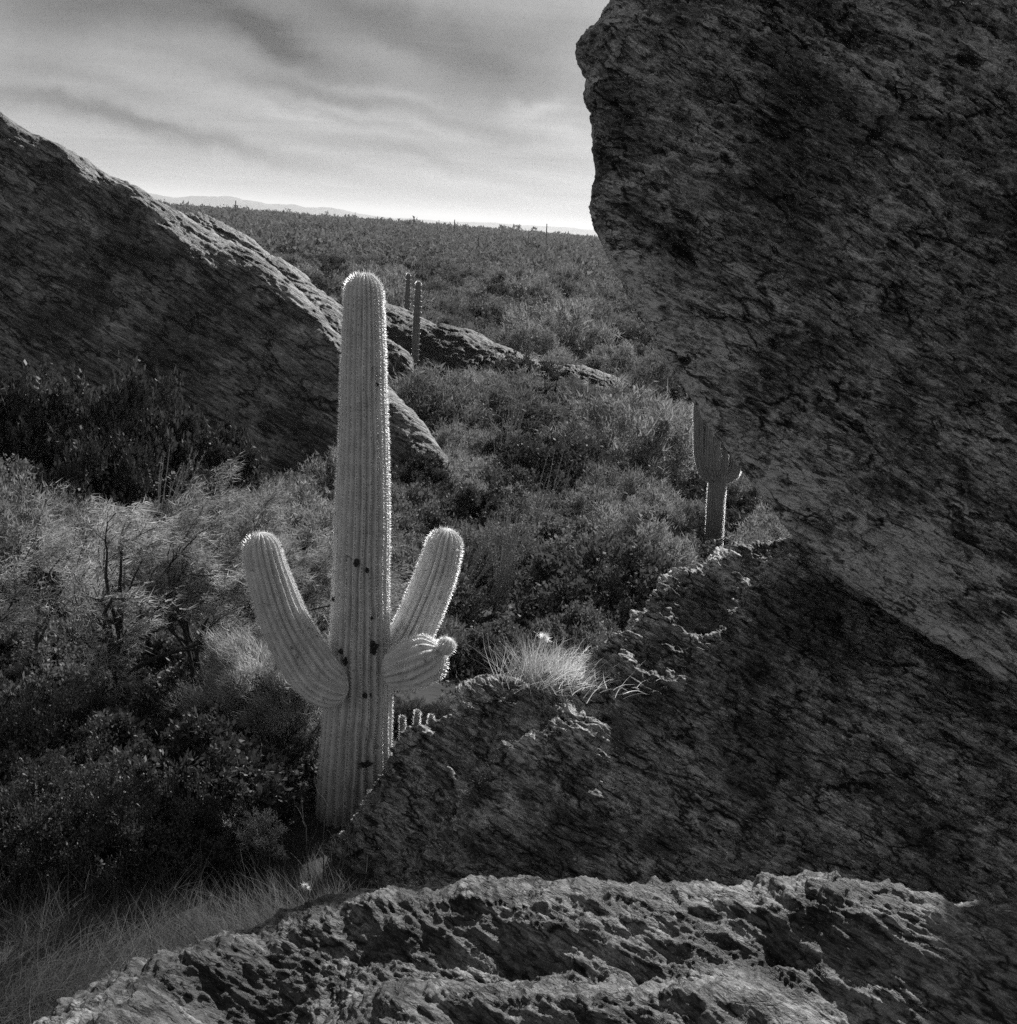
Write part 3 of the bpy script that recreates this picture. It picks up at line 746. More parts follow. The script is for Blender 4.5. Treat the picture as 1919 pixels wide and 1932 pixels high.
def spines(pos, nor, axs, tt, rng, n_lo, n_hi, l_lo, l_hi, w=0.0011, spread=1.25):
    """needles radiating from every areole, as thin crossed slivers"""
    num = np.clip(np.round(n_lo + (n_hi - n_lo) * tt + rng.normal(0, 1, len(tt))), 1, 80).astype(int)
    idx = np.repeat(np.arange(len(pos)), num)
    p = pos[idx]; n = nor[idx]; a = axs[idx]; b = np.cross(n, a)
    an = rng.rand(len(idx)) * 2 * PI; sp = rng.rand(len(idx)) ** 0.7 * spread
    d = n * np.cos(sp)[:, None] + (a * np.cos(an)[:, None] + b * np.sin(an)[:, None]) * np.sin(sp)[:, None]
    ln = (l_lo + (l_hi - l_lo) * tt[idx]) * np.exp(rng.normal(0, 0.3, len(idx)))
    return p, p + d * ln[:, None], w
def spine_obj(name, data, off, parent):
    """needles as hair curves, so that light runs through them"""
    p, q, w_ = data; n = len(p)
    hc = bpy.data.hair_curves.new(name); hc.add_curves([3] * n)
    co = np.stack([p - off, (p + q) / 2 - off, q - off], 1).astype(np.float32)
    hc.attributes['position'].data.foreach_set('vector', co.ravel())
    ra = hc.attributes.get('radius') or hc.attributes.new('radius', 'FLOAT', 'POINT')
    ra.data.foreach_set('value', np.tile(np.array([w_, w_ * 0.75, w_ * 0.15], np.float32), n))
    hc.materials.append(M['needle'])
    o = bpy.data.objects.new(name, hc); col.objects.link(o); o.parent = parent
    return o

def limb(name, parent, cs, rs, nrib, depth, nl, mat, seed, spine=(5, 9, 0.016, 0.03), per=8, sw=0.0010, spread=0.60, origin=None, **kw):
    v, f, rib, area, pos, nor, axs, tt = ribbed(cs, rs, nrib, depth, nl, per, seed, **kw)
    o0 = np.array(origin)
    me = raw_mesh(name, v - o0, f, mat)
    for an, dat in (('rib', rib), ('areole', area)):
        at = me.attributes.new(an, 'FLOAT', 'POINT'); at.data.foreach_set('value', np.asarray(dat, np.float32))
    ob = link_mesh(name, me, parent)
    if spine:
        spine_obj('spines', spines(pos, nor, axs, tt, np.random.RandomState(seed + 50), *spine, w=sw, spread=spread), o0, ob)
    return ob

DS = 10.4
def px2m(D): return D / FOCAL_PX * 1.0
def chain(rows, D=None):
    """rows: (px, py, half width in px, depth)"""
    cs = np.array([P(r_[0], r_[1], r_[3] if len(r_) > 3 else D) for r_ in rows])
    rs = np.array([r_[2] / FOCAL_PX * np.linalg.norm(P(r_[0], r_[1], r_[3] if len(r_) > 3 else D) - CAM) for r_ in rows])
    return cs, rs
base = P(662, 1575, DS); base[2] = min(base[2], float(ground_z(base[0], base[1])))
sag = empty('saguaro', base)
tag(sag, 'tall saguaro cactus with raised arms, its spines rimmed with bright light', 'saguaro')
trunk = [(658, 1640, 68), (664, 1560, 68), (668, 1480, 67), (672, 1400, 65), (676, 1320, 63), (679, 1240, 58), (680, 1150, 54), (682, 1060, 52), (684, 960, 50.5),
         (685.5, 880, 48), (686, 800, 44.5), (686, 700, 41.5), (686, 620, 38.5), (686.5, 560, 36), (686.5, 514, 34.5)]
cs, rs = chain(trunk, DS)
limb('trunk', sag, cs, rs, 23, 0.30, 620, M['saguaro'], 1, (2, 11, 0.012, 0.018), origin=base)
arm_l = [(656, 1306, 30, 10.06), (636, 1300, 40, 10.04), (610, 1286, 46, 10.05), (582, 1252, 47, 10.1), (553, 1206, 45.5, 10.1), (530, 1155, 43, 10.12), (511, 1100, 39.5, 10.15), (498, 1055, 36, 10.17), (490, 1004, 33, 10.18)]
cs, rs = chain(arm_l)
tag(limb('arm', sag, cs, rs, 19, 0.28, 330, M['saguaro'], 2, (8, 13, 0.014, 0.019), origin=base, base_cap=True), 'thick arm curving up on its own from the shaded side')
arm_r = [(700, 1268, 30, 10.5), (738, 1244, 36, 10.62), (776, 1195, 39, 10.72), (802, 1140, 39, 10.75), (822, 1088, 37.5, 10.76), (836, 1042, 34.5, 10.76), (845, 997, 31, 10.76)]
cs, rs = chain(arm_r)
tag(limb('arm', sag, cs, rs, 18, 0.28, 280, M['saguaro'], 3, (8, 13, 0.014, 0.019), origin=base), 'long straight arm leaning outward behind the short arm')
arm_s = [(722, 1272, 25, 10.12), (742, 1267, 38, 10.1), (768, 1257, 46, 10.1), (800, 1245, 47, 10.05), (824, 1234, 40, 10.03), (838, 1227, 24, 10.02)]
cs, rs = chain(arm_s)
stub = limb('arm', sag, cs, rs, 17, 0.26, 220, M['saguaro'], 4, (9, 13, 0.012, 0.017), origin=base, base_cap=True)
tag(stub, 'short stubby arm with a round bud at its tip')
cs, rs = chain([(832, 1232, 12, 9.98), (841, 1220, 16.5, 9.97), (847, 1203, 15, 9.97)])
v, f, rib, area, pos, nor, axs, tt = ribbed(cs, rs, 12, 0.12, 70, 8, 9, base_cap=True)
bud = raw_mesh('bud', v - base, f, M['saguaro'])
for an, dat in (('rib', rib), ('areole', area)):
    at = bud.attributes.new(an, 'FLOAT', 'POINT'); at.data.foreach_set('value', np.asarray(dat, np.float32))
bud_o = link_mesh('bud', bud, stub)
# the bud's spines lie with the short arm's own
spine_obj('bud_spines', spines(pos, nor, axs, tt, np.random.RandomState(77), 12, 14, 0.018, 0.024, w=.0008, spread=1.0), base, stub)
# woodpecker holes in the trunk
def hole(px, py, w_, h_, seed):
    c = P(px, py, DS); 
    rad_ = np.interp(py, [514, 700, 960, 1240, 1400, 1600], [34.5, 41.5, 50.5, 58, 65, 68]) / FOCAL_PX * np.linalg.norm(c - CAM)
    cx = np.interp(py, [r_[1] for r_ in trunk[::-1]], [r_[0] for r_ in trunk[::-1]])
    off = np.clip((px - cx) / FOCAL_PX * np.linalg.norm(c - CAM), -0.9 * rad_, 0.9 * rad_)
    n = np.array([off, -math.sqrt(rad_**2 - off**2), 0.0]) / rad_
    c = P(cx, py, DS) + n * rad_ * 0.985
    th = np.linspace(0, 2 * PI, 28, endpoint=False); rng = np.random.RandomState(seed)
    ir = 1 + 0.7 * perlin(np.stack([np.cos(th) * 1.5, np.sin(th) * 1.5, th * 0 + seed * 3.3], -1))
    tx = np.array([-n[1], n[0], 0.0]); rings = []
    for rr_, dd in ((1.15, -0.02), (1.08, 0.0), (0.92, 0.006), (0.7, 0.004), (0.35, 0.003), (0.01, 0.004)):
        rings.append(c + (np.cos(th) * ir)[:, None] * tx * w_ * rr_ + (np.sin(th) * ir)[:, None] * np.array([0, 0, 1.0]) * h_ * rr_ + n * dd)
    return mesh_obj('scar', np.stack(rings) - base, grid_faces(6, 28, True), M['scab'], sag)
M['scab'] = plain_mat('cactus_scab', 0.035, 0.95, 60, 0.7, 0.6)
for q in ((712, 1205, .030, .050, 1), (680, 1050, .020, .030, 2), (700, 1062, .014, .016, 3), (716, 720, .012, .014, 4), (650, 1215, .022, .020, 5), (700, 1290, .03, .022, 6), (698, 1415, .05, .020, 7), (625, 1128, .012, .014, 8), (708, 1150, .010, .012, 9), (658, 1232, .018, .030, 10)):
    hole(*q)

# the second saguaro, half hidden by the boulder
b2 = P(1352, 1045, 27.0); b2[2] = float(ground_z(b2[0], b2[1])) - 0.1
sag2 = empty('saguaro', b2); tag(sag2, 'dark shaded saguaro with arms, its top hidden by the overhanging boulder', 'saguaro')
t2 = [(1344, 1075, 17, 27), (1348, 1000, 16.5, 27), (1352, 930, 16.5, 27), (1356, 880, 17, 27), (1358, 800, 17, 27), (1358, 700, 16, 27), (1358, 600, 13, 27)]
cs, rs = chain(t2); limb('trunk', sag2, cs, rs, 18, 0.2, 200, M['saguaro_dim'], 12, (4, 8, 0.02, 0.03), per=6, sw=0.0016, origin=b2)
for rows, sd_ in (([(1352, 905, 12, 27), (1336, 890, 16, 26.9), (1328, 860, 17.5, 26.85), (1326, 810, 17, 26.85), (1325, 750, 15, 26.85), (1325, 700, 10, 26.85)], 13),
                 ([(1350, 897, 8, 26.8), (1345, 880, 14, 26.7), (1345, 845, 15.5, 26.65), (1348, 790, 14, 26.65), (1350, 760, 9, 26.65)], 14),
                 ([(1360, 905, 9, 27), (1380, 895, 13, 27.1), (1388, 870, 13, 27.1), (1392, 830, 10, 27.1)], 15)):
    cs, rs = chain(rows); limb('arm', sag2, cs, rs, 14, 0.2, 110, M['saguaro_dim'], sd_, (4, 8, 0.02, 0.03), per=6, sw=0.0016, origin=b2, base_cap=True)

# the slender pair beyond the hillside, then the far ones out on the plain
def far_saguaro(px, py_top, py_base, hw, D, label, group=None, arms=(), seed=0):
    bb = P(px[0], py_base, D); top = P(px[1], py_top, D)
    gz = field_height(bb[0], bb[1]); zb = min(bb[2], max(gz, bb[2] - 2.5))
    b_ = np.array([bb[0], bb[1], zb - 0.1])
    r0 = hw / FOCAL_PX * D
    cs = np.array([b_, b_ * 0.6 + top * 0.4, b_ * 0.25 + top * 0.75, top]); rs = np.array([0.85, 1.05, 1.0, 0.8]) * r0
    v, f, _1, _2, pos, nor, axs, tt = ribbed(cs, rs, 12, 0.2, 60, 6, seed)
    vs, fs, n = [v], [f], len(v)
    for side, ta, tb in arms:
        q0 = b_ + (top - b_) * ta; q1 = q0 + np.array([side * r0 * 2.6, 0, r0 * 0.6]); q2 = q1 + np.array([side * r0 * 0.5, 0, (top - b_)[2] * tb])
        va, fa, *_ = ribbed(np.array([q0, (q0 + q1) / 2 - np.array([0, 0, .1 * r0]), q1, q2]), np.array([.5, .6, .65, .6]) * r0, 9, 0.2, 50, 5, seed + 3)
        vs.append(va); fs.append(fa + n); n += len(va)
    o = mesh_obj('saguaro', np.concatenate(vs) - b_, np.concatenate(fs), M['far_cactus']); o.location = tuple(b_)
    if D < 80: spine_obj('spines', spines(pos, nor, axs, tt, np.random.RandomState(seed), 5, 7, 0.02, 0.03, w=0.0011, spread=0.7), b_, o)
    return tag(o, label, 'saguaro', group)
far_saguaro((784, 790), 530, 668, 6.8, 58, 'slender single saguaro rising from dark scrub just past the tall armed saguaro', seed=21)
far_saguaro((769, 771), 515, 585, 5.0, 75, 'shorter slim saguaro standing beside a pale bush above the rock ramp', seed=22)
FS = [(622, 487, 520, 2.6, 150, ((1, .3, .4), (-1, .25, .3)), 'branched saguaro on the plain above the dark rock ridge'),
      (640, 452, 480, 2.0, 190, (), 'thin saguaro pole left of the tall cactus crown on the plain'),
      (903, 487, 507, 2.2, 190, ((1, .5, .3),), 'saguaro with one arm nearest a pair of straight saguaros on the plain'),
      (928, 482, 506, 2.0, 190, (), 'straight saguaro, first of a close pair on the plain'),
      (934, 482, 506, 1.8, 200, (), 'straight saguaro, second of a close pair on the plain'),
      (1040, 500, 524, 1.6, 180, (), 'thin saguaro above round dark bushes on the plain'),
      (1060, 503, 528, 1.6, 180, (), 'thin saguaro partner just past round dark bushes'),
      (1098, 508, 526, 1.6, 190, (), 'thin saguaro post close to the boulder edge'),
      (1121, 504, 528, 1.5, 190, (), 'short saguaro post almost touching the boulder edge'),
      (902, 445, 478, 1.4, 260, (), 'tall thin saguaro standing alone midway out on the plain'),
      (790, 470, 492, 1.4, 240, (), 'thin saguaro between pale bushes midway out on the plain'),
      (560, 458, 482, 1.6, 190, (), 'thin saguaro close to the second rock ridge'),
      (543, 455, 476, 1.5, 195, (), 'thin saguaro nearest the end of the second rock ridge'),
      (857, 414, 432, 1.0, 420, (), 'tiny saguaro spike on the skyline scrub at the centre'),
      (1031, 422, 440, 1.0, 420, (), 'tiny saguaro spike on the skyline scrub toward the boulder'),
      (444, 378, 396, 1.0, 420, (), 'tiny saguaro spike on the skyline above the bare hillside')]
for i, (px, yt, yb, hw, D, arms, lab) in enumerate(FS):
    far_saguaro((px, px + 1), yt, yb + 6, hw, D, lab, 'far saguaros on the plain', arms, 30 + i)
# ------------------------------------------------------------------ plants: a skeleton grower, tubes for the wood, slivers for the leaves
def unit(v): return v / (np.linalg.norm(v, axis=-1, keepdims=True) + 1e-9)
def grow(rng, pos, dirs, length, rad, K, curl=0.25, lift=0.0, wind=None):
    """paths of K+1 points from each start; returns (N,K+1,3), radii (N,K+1)"""
    N = len(pos); pts = np.zeros((N, K + 1, 3)); pts[:, 0] = pos; d = unit(np.array(dirs, float))
    for k in range(K):
        d = unit(d + curl * rng.normal(size=(N, 3)) / math.sqrt(K) + np.array([0, 0, lift / K]) + (0 if wind is None else np.array(wind) / K))
        pts[:, k + 1] = pts[:, k] + d * (np.asarray(length)[:, None] / K)
    tap = np.linspace(1, 0.45, K + 1)
    return pts, np.asarray(rad)[:, None] * tap
def children(rng, paths, rads, n, tmin, tmax, ang, ratio, up=0.15, radr=0.6):
    N, K1, _ = paths.shape; K = K1 - 1
    t = np.sort(rng.uniform(tmin, tmax, (N, n)), axis=1); t[:, -1] = tmax
    x = t * K; i = np.minimum(x.astype(int), K - 1); fr = (x - i)[..., None]
    r_ = np.arange(N)[:, None]
    p = paths[r_, i] * (1 - fr) + paths[r_, i + 1] * fr
    tan = unit(paths[r_, i + 1] - paths[r_, i])
    rv = unit(np.cross(tan, rng.normal(size=tan.shape)))
    a = rng.uniform(0.5, 1.0, (N, n, 1)) * ang
    d = unit(tan * np.cos(a) + rv * np.sin(a) + np.array([0, 0, up]))
    Lp = np.linalg.norm(np.diff(paths, axis=1), axis=2).sum(1)
    ln = Lp[:, None] * ratio * rng.uniform(0.65, 1.25, (N, n)) * (1.15 - 0.4 * t)
    rd = rads[r_, i] * radr
    return p.reshape(-1, 3), d.reshape(-1, 3), ln.ravel(), rd.ravel()
def tubes(paths, rads, m_=4):
    N, K1, _ = paths.shape
    ax = unit(paths[:, -1] - paths[:, 0]); u = unit(np.cross(ax, np.array([0.31, 0.53, 0.79]))); v = np.cross(ax, u)
    th = np.arange(m_) * 2 * PI / m_
    ring = np.cos(th)[None, :, None] * u[:, None] + np.sin(th)[None, :, None] * v[:, None]
    V_ = paths[:, :, None] + rads[:, :, None, None] * ring[:, None]
    idx = np.arange(N * K1 * m_).reshape(N, K1, m_); j = np.roll(idx, -1, axis=2)
    f = np.stack([idx[:, :-1], j[:, :-1], j[:, 1:], idx[:, 1:]], -1).reshape(-1, 4)
    return V_.reshape(-1, 3), f
def leaves_on(rng, paths, n, ln, wd, tmin=0.2, along=0.5, up=0.3, wind=None, jit=0.02, tri=False):
    N, K1, _ = paths.shape; K = K1 - 1
    t = rng.uniform(tmin, 1.0, (N, n)); x = t * K; i = np.minimum(x.astype(int), K - 1); fr = (x - i)[..., None]; r_ = np.arange(N)[:, None]
    p = (paths[r_, i] * (1 - fr) + paths[r_, i + 1] * fr).reshape(-1, 3)
    tan = unit(paths[r_, i + 1] - paths[r_, i]).reshape(-1, 3)
    p = p + rng.normal(0, jit, p.shape)
    d = unit(tan * along + rng.normal(size=p.shape) * 0.6 + np.array([0, 0, up]) + (0 if wind is None else np.array(wind)))
    s = unit(np.cross(d, rng.normal(size=p.shape)))
    l = ln * np.exp(rng.normal(0, 0.3, len(p)))[:, None]; w_ = wd * np.exp(rng.normal(0, 0.25, len(p)))[:, None]
    if tri:
        v = np.stack([p - s * w_ * 0.5, p + s * w_ * 0.5, p + d * l], 1)
        return v.reshape(-1, 3), np.arange(len(p) * 3).reshape(-1, 3)
    v = np.stack([p, p + d * l * 0.5 + s * w_ * 0.5, p + d * l, p + d * l * 0.5 - s * w_ * 0.5], 1)
    return v.reshape(-1, 3), np.arange(len(p) * 4).reshape(-1, 4)
def merge(parts):
    vs, fs, n = [], {}, 0
    for v, f in parts:
        vs.append(v); fs.setdefault(f.shape[1], []).append(f + n); n += len(v)
    return np.concatenate(vs), [np.concatenate(x) for x in fs.values()]

def shrub_geo(seed, R_, H, stems=14, n2=5, n3=4, leaf_n=16, ln=0.05, wd=0.025, up=0.4, curl=0.35, wind=None, along=0.5, tri=False, jit=0.02, inner=0.5, clumps=0, ctw=12, clen=0.2, cup=0.5, rough=0.22):
    rng = np.random.RandomState(seed)
    an = rng.rand(stems) * 2 * PI; el_ = np.arcsin(np.clip(rng.uniform(0.05, 1, stems), 0, 1))
    d = np.stack([np.cos(an) * np.cos(el_), np.sin(an) * np.cos(el_), np.sin(el_) + 0.1], 1)
    L = 1 / np.sqrt((d[:, 0]**2 + d[:, 1]**2) / R_**2 + d[:, 2]**2 / H**2) * rng.uniform(0.6, 0.85, stems)
    p0 = np.stack([np.cos(an) * R_ * 0.08, np.sin(an) * R_ * 0.08, -0.12 + 0 * an], 1)
    a, ra = grow(rng, p0, d, L, np.full(stems, 0.012 * H + 0.006), 5, curl, 0.15, wind)
    p, dd, ll, rd = children(rng, a, ra, n2, 0.25, 0.98, 0.9, 0.42, 0.25)
    b, rb = grow(rng, p, dd, ll, rd, 4, curl, 0.2, wind)
    p, dd, ll, rd = children(rng, b, rb, n3, 0.3, 1.0, 0.9, 0.5, 0.25)
    c, rc = grow(rng, p, dd, ll, rd, 3, curl, 0.2, wind)
    tw = [tubes(a, ra, 5), tubes(b, rb, 4), tubes(c, rc, 3)]
    lv = [leaves_on(rng, c, leaf_n, ln, wd, 0.1, along, up, wind, jit, tri), leaves_on(rng, b, max(2, int(leaf_n * inner)), ln, wd, 0.35, along, up, wind, jit, tri)]
    if clumps:
        u = rng.normal(size=(clumps, 3)); u[:, 2] = np.abs(u[:, 2]) * 0.9 - 0.12; u = unit(u)
        rr_ = 1 + rough * 2.2 * perlin(u * 2.1 + seed) + rough * 0.5 * rng.normal(size=clumps)
        cp = u * np.array([R_, R_, H]) * (0.85 * rr_)[:, None]; cp[:, 2] = np.maximum(cp[:, 2], 0.03)
        cs_ = rng.uniform(0.6, 1.35, clumps)
        pp = np.repeat(cp, ctw, 0) + rng.normal(0, 0.05, (clumps * ctw, 3))
        dd = unit(np.repeat(u, ctw, 0) * 0.7 + rng.normal(size=pp.shape) * 0.65 + np.array([0, 0, cup]))
        e, re = grow(rng, pp, dd, clen * np.repeat(cs_, ctw) * rng.uniform(0.5, 1.2, len(pp)), np.full(len(pp), 0.003), 3, curl, 0.15, wind)
        tw.append(tubes(e, re, 3)); lv.append(leaves_on(rng, e, leaf_n, ln, wd, 0.0, along, up, wind, jit, tri))
    return merge(tw), merge(lv)

PROTO = {}
def shrub_proto(kind, seed, leafmat, **kw):
    (wv, wf), (lv, lf) = shrub_geo(seed, **kw)
    return raw_mesh('branches', wv, wf, M['wood']), raw_mesh('foliage', lv, lf, M[leafmat], smooth=False)
def place_shrub(name, proto, loc, s, rz, label, cat, group=None, tilt=None, sz=None):
    root = empty(name, loc, rz, (s, s, s if sz is None else sz))
    link_mesh('branches', proto[0], root); link_mesh('foliage', proto[1], root)
    return tag(root, label, cat, group)

rng = np.random.RandomState(11)
# kinds of shrub seen in the valley; unit size is about one metre radius
kinds = {
 'feathery': [shrub_proto('f', 100 + i, 'leaf_pale', R_=1.0, H=0.95, stems=12, n2=5, n3=4, leaf_n=13, ln=0.085, wd=0.019, along=0.8, up=0.25, curl=0.35, tri=True, jit=0.03, clumps=85, ctw=13, clen=0.24, cup=0.4, rough=0.15) for i in range(4)],
 'grey': [shrub_proto('g', 200 + i, 'leaf_mid', R_=1.0, H=0.85, stems=12, n2=5, n3=4, leaf_n=13, ln=0.06, wd=0.036, along=0.4, up=0.3, jit=0.03, clumps=95, ctw=13, clen=0.15, cup=0.25, rough=0.14) for i in range(4)],
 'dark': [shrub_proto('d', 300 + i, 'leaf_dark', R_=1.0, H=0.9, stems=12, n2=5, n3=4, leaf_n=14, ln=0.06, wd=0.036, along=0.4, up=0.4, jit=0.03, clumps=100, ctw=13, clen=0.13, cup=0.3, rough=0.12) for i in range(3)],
}
WORD = {'feathery': ('feathery_shrub', 'pale feathery shrub'), 'grey': ('leafy_shrub', 'grey leafy shrub'), 'dark': ('dense_shrub', 'dark dense shrub')}

def on_rock(x, y):
    g = float(ground_z(x, y)); return field_height(x, y) > g + 0.05
# --- shrubs picked out one by one (px, py of the base, half width in px, depth, kind, label)
NAMED = [
 (1075, 1118, 80, 20.6, 'dark', 'round clipped-looking dark shrub right beside the prickly pear clump'),
 (1090, 1188, 120, 16.5, 'grey', 'spreading grey shrub with upright shoots just behind the bright grass tuft'),
 (940, 1165, 100, 16.0, 'grey', 'grey shrub close behind the tip of the saguaro\'s long leaning arm'),
 (1230, 1110, 60, 17.0, 'dark', 'dark shrub against the crest of the shelf boulder'),
 (1160, 970, 90, 29.0, 'feathery', 'tall airy shrub between the ocotillo fan and the shaded saguaro'),
 (1235, 985, 75, 28.5, 'feathery', 'feathery shrub touching the shaded saguaro trunk'),
 (1235, 1080, 60, 21.0, 'grey', 'grey shrub at the foot of the shaded saguaro'),
 (1050, 935, 130, 31.0, 'dark', 'big dark-hearted shrub with a lit crown behind the ocotillo fan'),
 (920, 990, 100, 26.0, 'dark', 'domed dark shrub wrapped by leaning ocotillo wands'),
 (800, 920, 90, 29.0, 'dark', 'dark shrub at the tip of the bare hillside'),
 (590, 955, 60, 26.5, 'dark', 'dark shrub with a lit top between the leafy tree and the tall saguaro'),
 (470, 890, 60, 27.6, 'feathery', 'pale shrub at the foot of the bare hillside above the windblown tree'),
 (420, 800, 40, 28.6, 'feathery', 'small pale shrub clinging low on the bare hillside'),
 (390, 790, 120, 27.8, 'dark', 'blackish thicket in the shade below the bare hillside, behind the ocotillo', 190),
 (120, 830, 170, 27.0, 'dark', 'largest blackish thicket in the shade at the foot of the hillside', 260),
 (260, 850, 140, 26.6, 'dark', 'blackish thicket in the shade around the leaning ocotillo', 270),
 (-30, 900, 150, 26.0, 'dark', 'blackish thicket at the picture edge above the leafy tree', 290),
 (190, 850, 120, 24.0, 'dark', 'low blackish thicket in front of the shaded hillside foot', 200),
 (810, 690, 36, 52.0, 'feathery', 'small pale shrub at the foot of the slender single saguaro'),
 (800, 720, 45, 47.0, 'dark', 'dark shrub under the tip of the second rock ridge'),
 (590, 600, 36, 46.0, 'dark', 'dark shrub in the notch between bare hillside and second ridge'),
 (640, 615, 34, 45.0, 'dark', 'dark shrub low in the notch beside the saguaro trunk'),
 (760, 640, 40, 55.0, 'dark', 'dark shrub under the slender single saguaro'),
 (40, 303, 16, 33.5, 'feathery', 'small pale shrub high on the bare hillside'),
 (800, 523, 22, 90.0, 'feathery', 'pale bush behind the pair of slender saguaros'),
]
occupied = []
for i, (px, py, hw, D, kd, lab, *hp) in enumerate(NAMED):
    q = P(px, py, D); z = field_height(q[0], q[1]); s = hw / FOCAL_PX * D
    pr = kinds[kd][i % len(kinds[kd])]
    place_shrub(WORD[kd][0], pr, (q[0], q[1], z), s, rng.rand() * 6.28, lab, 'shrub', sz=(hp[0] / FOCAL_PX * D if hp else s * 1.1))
    occupied.append((q[0], q[1], s))

for i in range(10):
    D = 50.5 - 0.55 * i; q = P(760 + 47 * i, 720, D); z = float(ground_z(q[0], q[1])); kd = ('grey', 'feathery', 'dark', 'feathery')[i % 4]; s = rng.uniform(1.3, 1.8)
    place_shrub(WORD[kd][0], kinds[kd][i % 3], (q[0], q[1], z), s, rng.rand() * 6.28, WORD[kd][1] + ' in the row along the shaded foot of the whaleback rock ramp', 'shrub', WORD[kd][1] + 's along the foot of the rock ramp')
    occupied.append((q[0], q[1], s))
# --- the scrub that fills the valley and the near plain
ZONES = []
def scatter(y0, y1, n, smin, smax, gap, weights, zone_words, group, skip_rock=True, xmax=0.42):
    made = 0; tries = 0
    while made < n and tries < n * 60:
        tries += 1
        y = math.sqrt(rng.uniform(y0**2, y1**2)); x = rng.uniform(-0.44, xmax) * y
        g = float(ground_z(x, y)); px, py, _ = proj((x, y, g + 0.4))
        if px < -160 or px > 1560 or py < 380: continue
        # not behind the hillside or behind the overhanging boulder
        if px > np.interp(py, [400, 560, 640, 800, 930, 1020, 1300], [1140, 1200, 1250, 1350, 1450, 1540, 1700]): continue
        if px < np.interp(py, [380, 540, 655, 742, 872, 940], [300, 545, 640, 735, 830, 420]) and y > 27: continue
        s = rng.uniform(smin, smax)
        if px > 500 and y < 10.9: continue
        if 12.5 < y < 20.6 and 790 < px < 1165: continue
        if abs(px - 1345) < 75 and 14 < y < 27.5: continue
        if any((x - a)**2 + (y - b)**2 < (gap * (s + c))**2 for a, b, c in occupied): continue
        if skip_rock and on_rock(x, y): continue
        kd = rng.choice(['feathery', 'grey', 'dark'], p=weights)
        pr = kinds[kd][rng.randint(len(kinds[kd]))]
        place_shrub(WORD[kd][0], pr, (x, y, g), s, rng.rand() * 6.28, f'{WORD[kd][1]} {zone_words}', 'shrub', f'{WORD[kd][1]}s {group}', sz=s * rng.uniform(0.75, 1.15))
        occupied.append((x, y, s)); made += 1
    return made
n0_ = scatter(9.6, 19, 60, 0.45, 0.9, 0.5, [0.1, 0.4, 0.5], 'in the shaded thicket around the feathery trees', 'around the feathery trees', xmax=-0.13)
n1_ = scatter(15, 32, 130, 0.6, 1.6, 0.52, [0.45, 0.35, 0.2], 'in the scrub filling the valley below the bare hillside', 'filling the valley')
n2_ = scatter(32, 62, 130, 1.0, 2.4, 0.6, [0.5, 0.35, 0.15], 'in the scrub around the whaleback rock ramp', 'around the rock ramp')
n3_ = scatter(60, 150, 190, 1.4, 3.4, 0.64, [0.5, 0.35, 0.15], 'in the scrub of the plain beyond the rock ramp', 'on the near plain')
print('scatter', n0_, n1_, n2_, n3_)

# --- beyond that the scrub reads as one mass
def mass(y0, y1, gap2, cnt, ln, smin, smax, seed):
    r_ = np.random.RandomState(seed); area = 0.5 * (y1**2 - y0**2) * 0.62; n = int(area / gap2)
    y = np.sqrt(r_.uniform(y0**2, y1**2, n)); x = y * r_.uniform(-0.36, 0.26, n)
    z = ground_z(x, y); s = r_.uniform(smin, smax, n) * np.exp(r_.normal(0, 0.2, n))
    m_ = cnt
    u = unit(r_.normal(size=(n, m_, 3))); u[..., 2] = np.abs(u[..., 2]) 
    rad_ = r_.uniform(0.55, 1.0, (n, m_, 1)) * (1 + 0.3 * np.sin(u[..., :1] * 5 + s[:, None, None] * 9))
    c = np.stack([x, y, z + 0.1 * s], -1)[:, None] + u * rad_ * s[:, None, None] * np.array([1, 1, 0.95])
    d = unit(u + r_.normal(size=u.shape) * 0.7); sd_ = unit(np.cross(d, r_.normal(size=u.shape)))
    l = ln * s[:, None, None] * r_.uniform(0.6, 1.4, (n, m_, 1))
    v = np.stack([c - sd_ * l * 0.35, c + sd_ * l * 0.35, c + d * l], 2).reshape(-1, 3)
    return v, np.arange(len(v)).reshape(-1, 3)
cov = merge([mass(14, 62, 1.3, 130, 0.13, 0.2, 0.5, 7), mass(60, 152, 5.0, 90, 0.2, 0.5, 0.95, 8)])
tag(mesh_obj('undergrowth', cov[0], cov[1], M['leaf_dark'], smooth=False), 'low undergrowth between the shrubs of the valley', 'undergrowth', kind='stuff')
far = merge([mass(150, 330, 13, 520, 0.17, 1.2, 3.0, 5), mass(330, 950, 21, 140, 0.28, 1.4, 3.0, 6)])
tag(mesh_obj('scrubland', far[0], far[1], M['leaf_far'], smooth=False), 'far scrub covering the plain to the horizon', 'scrub', kind='stuff')

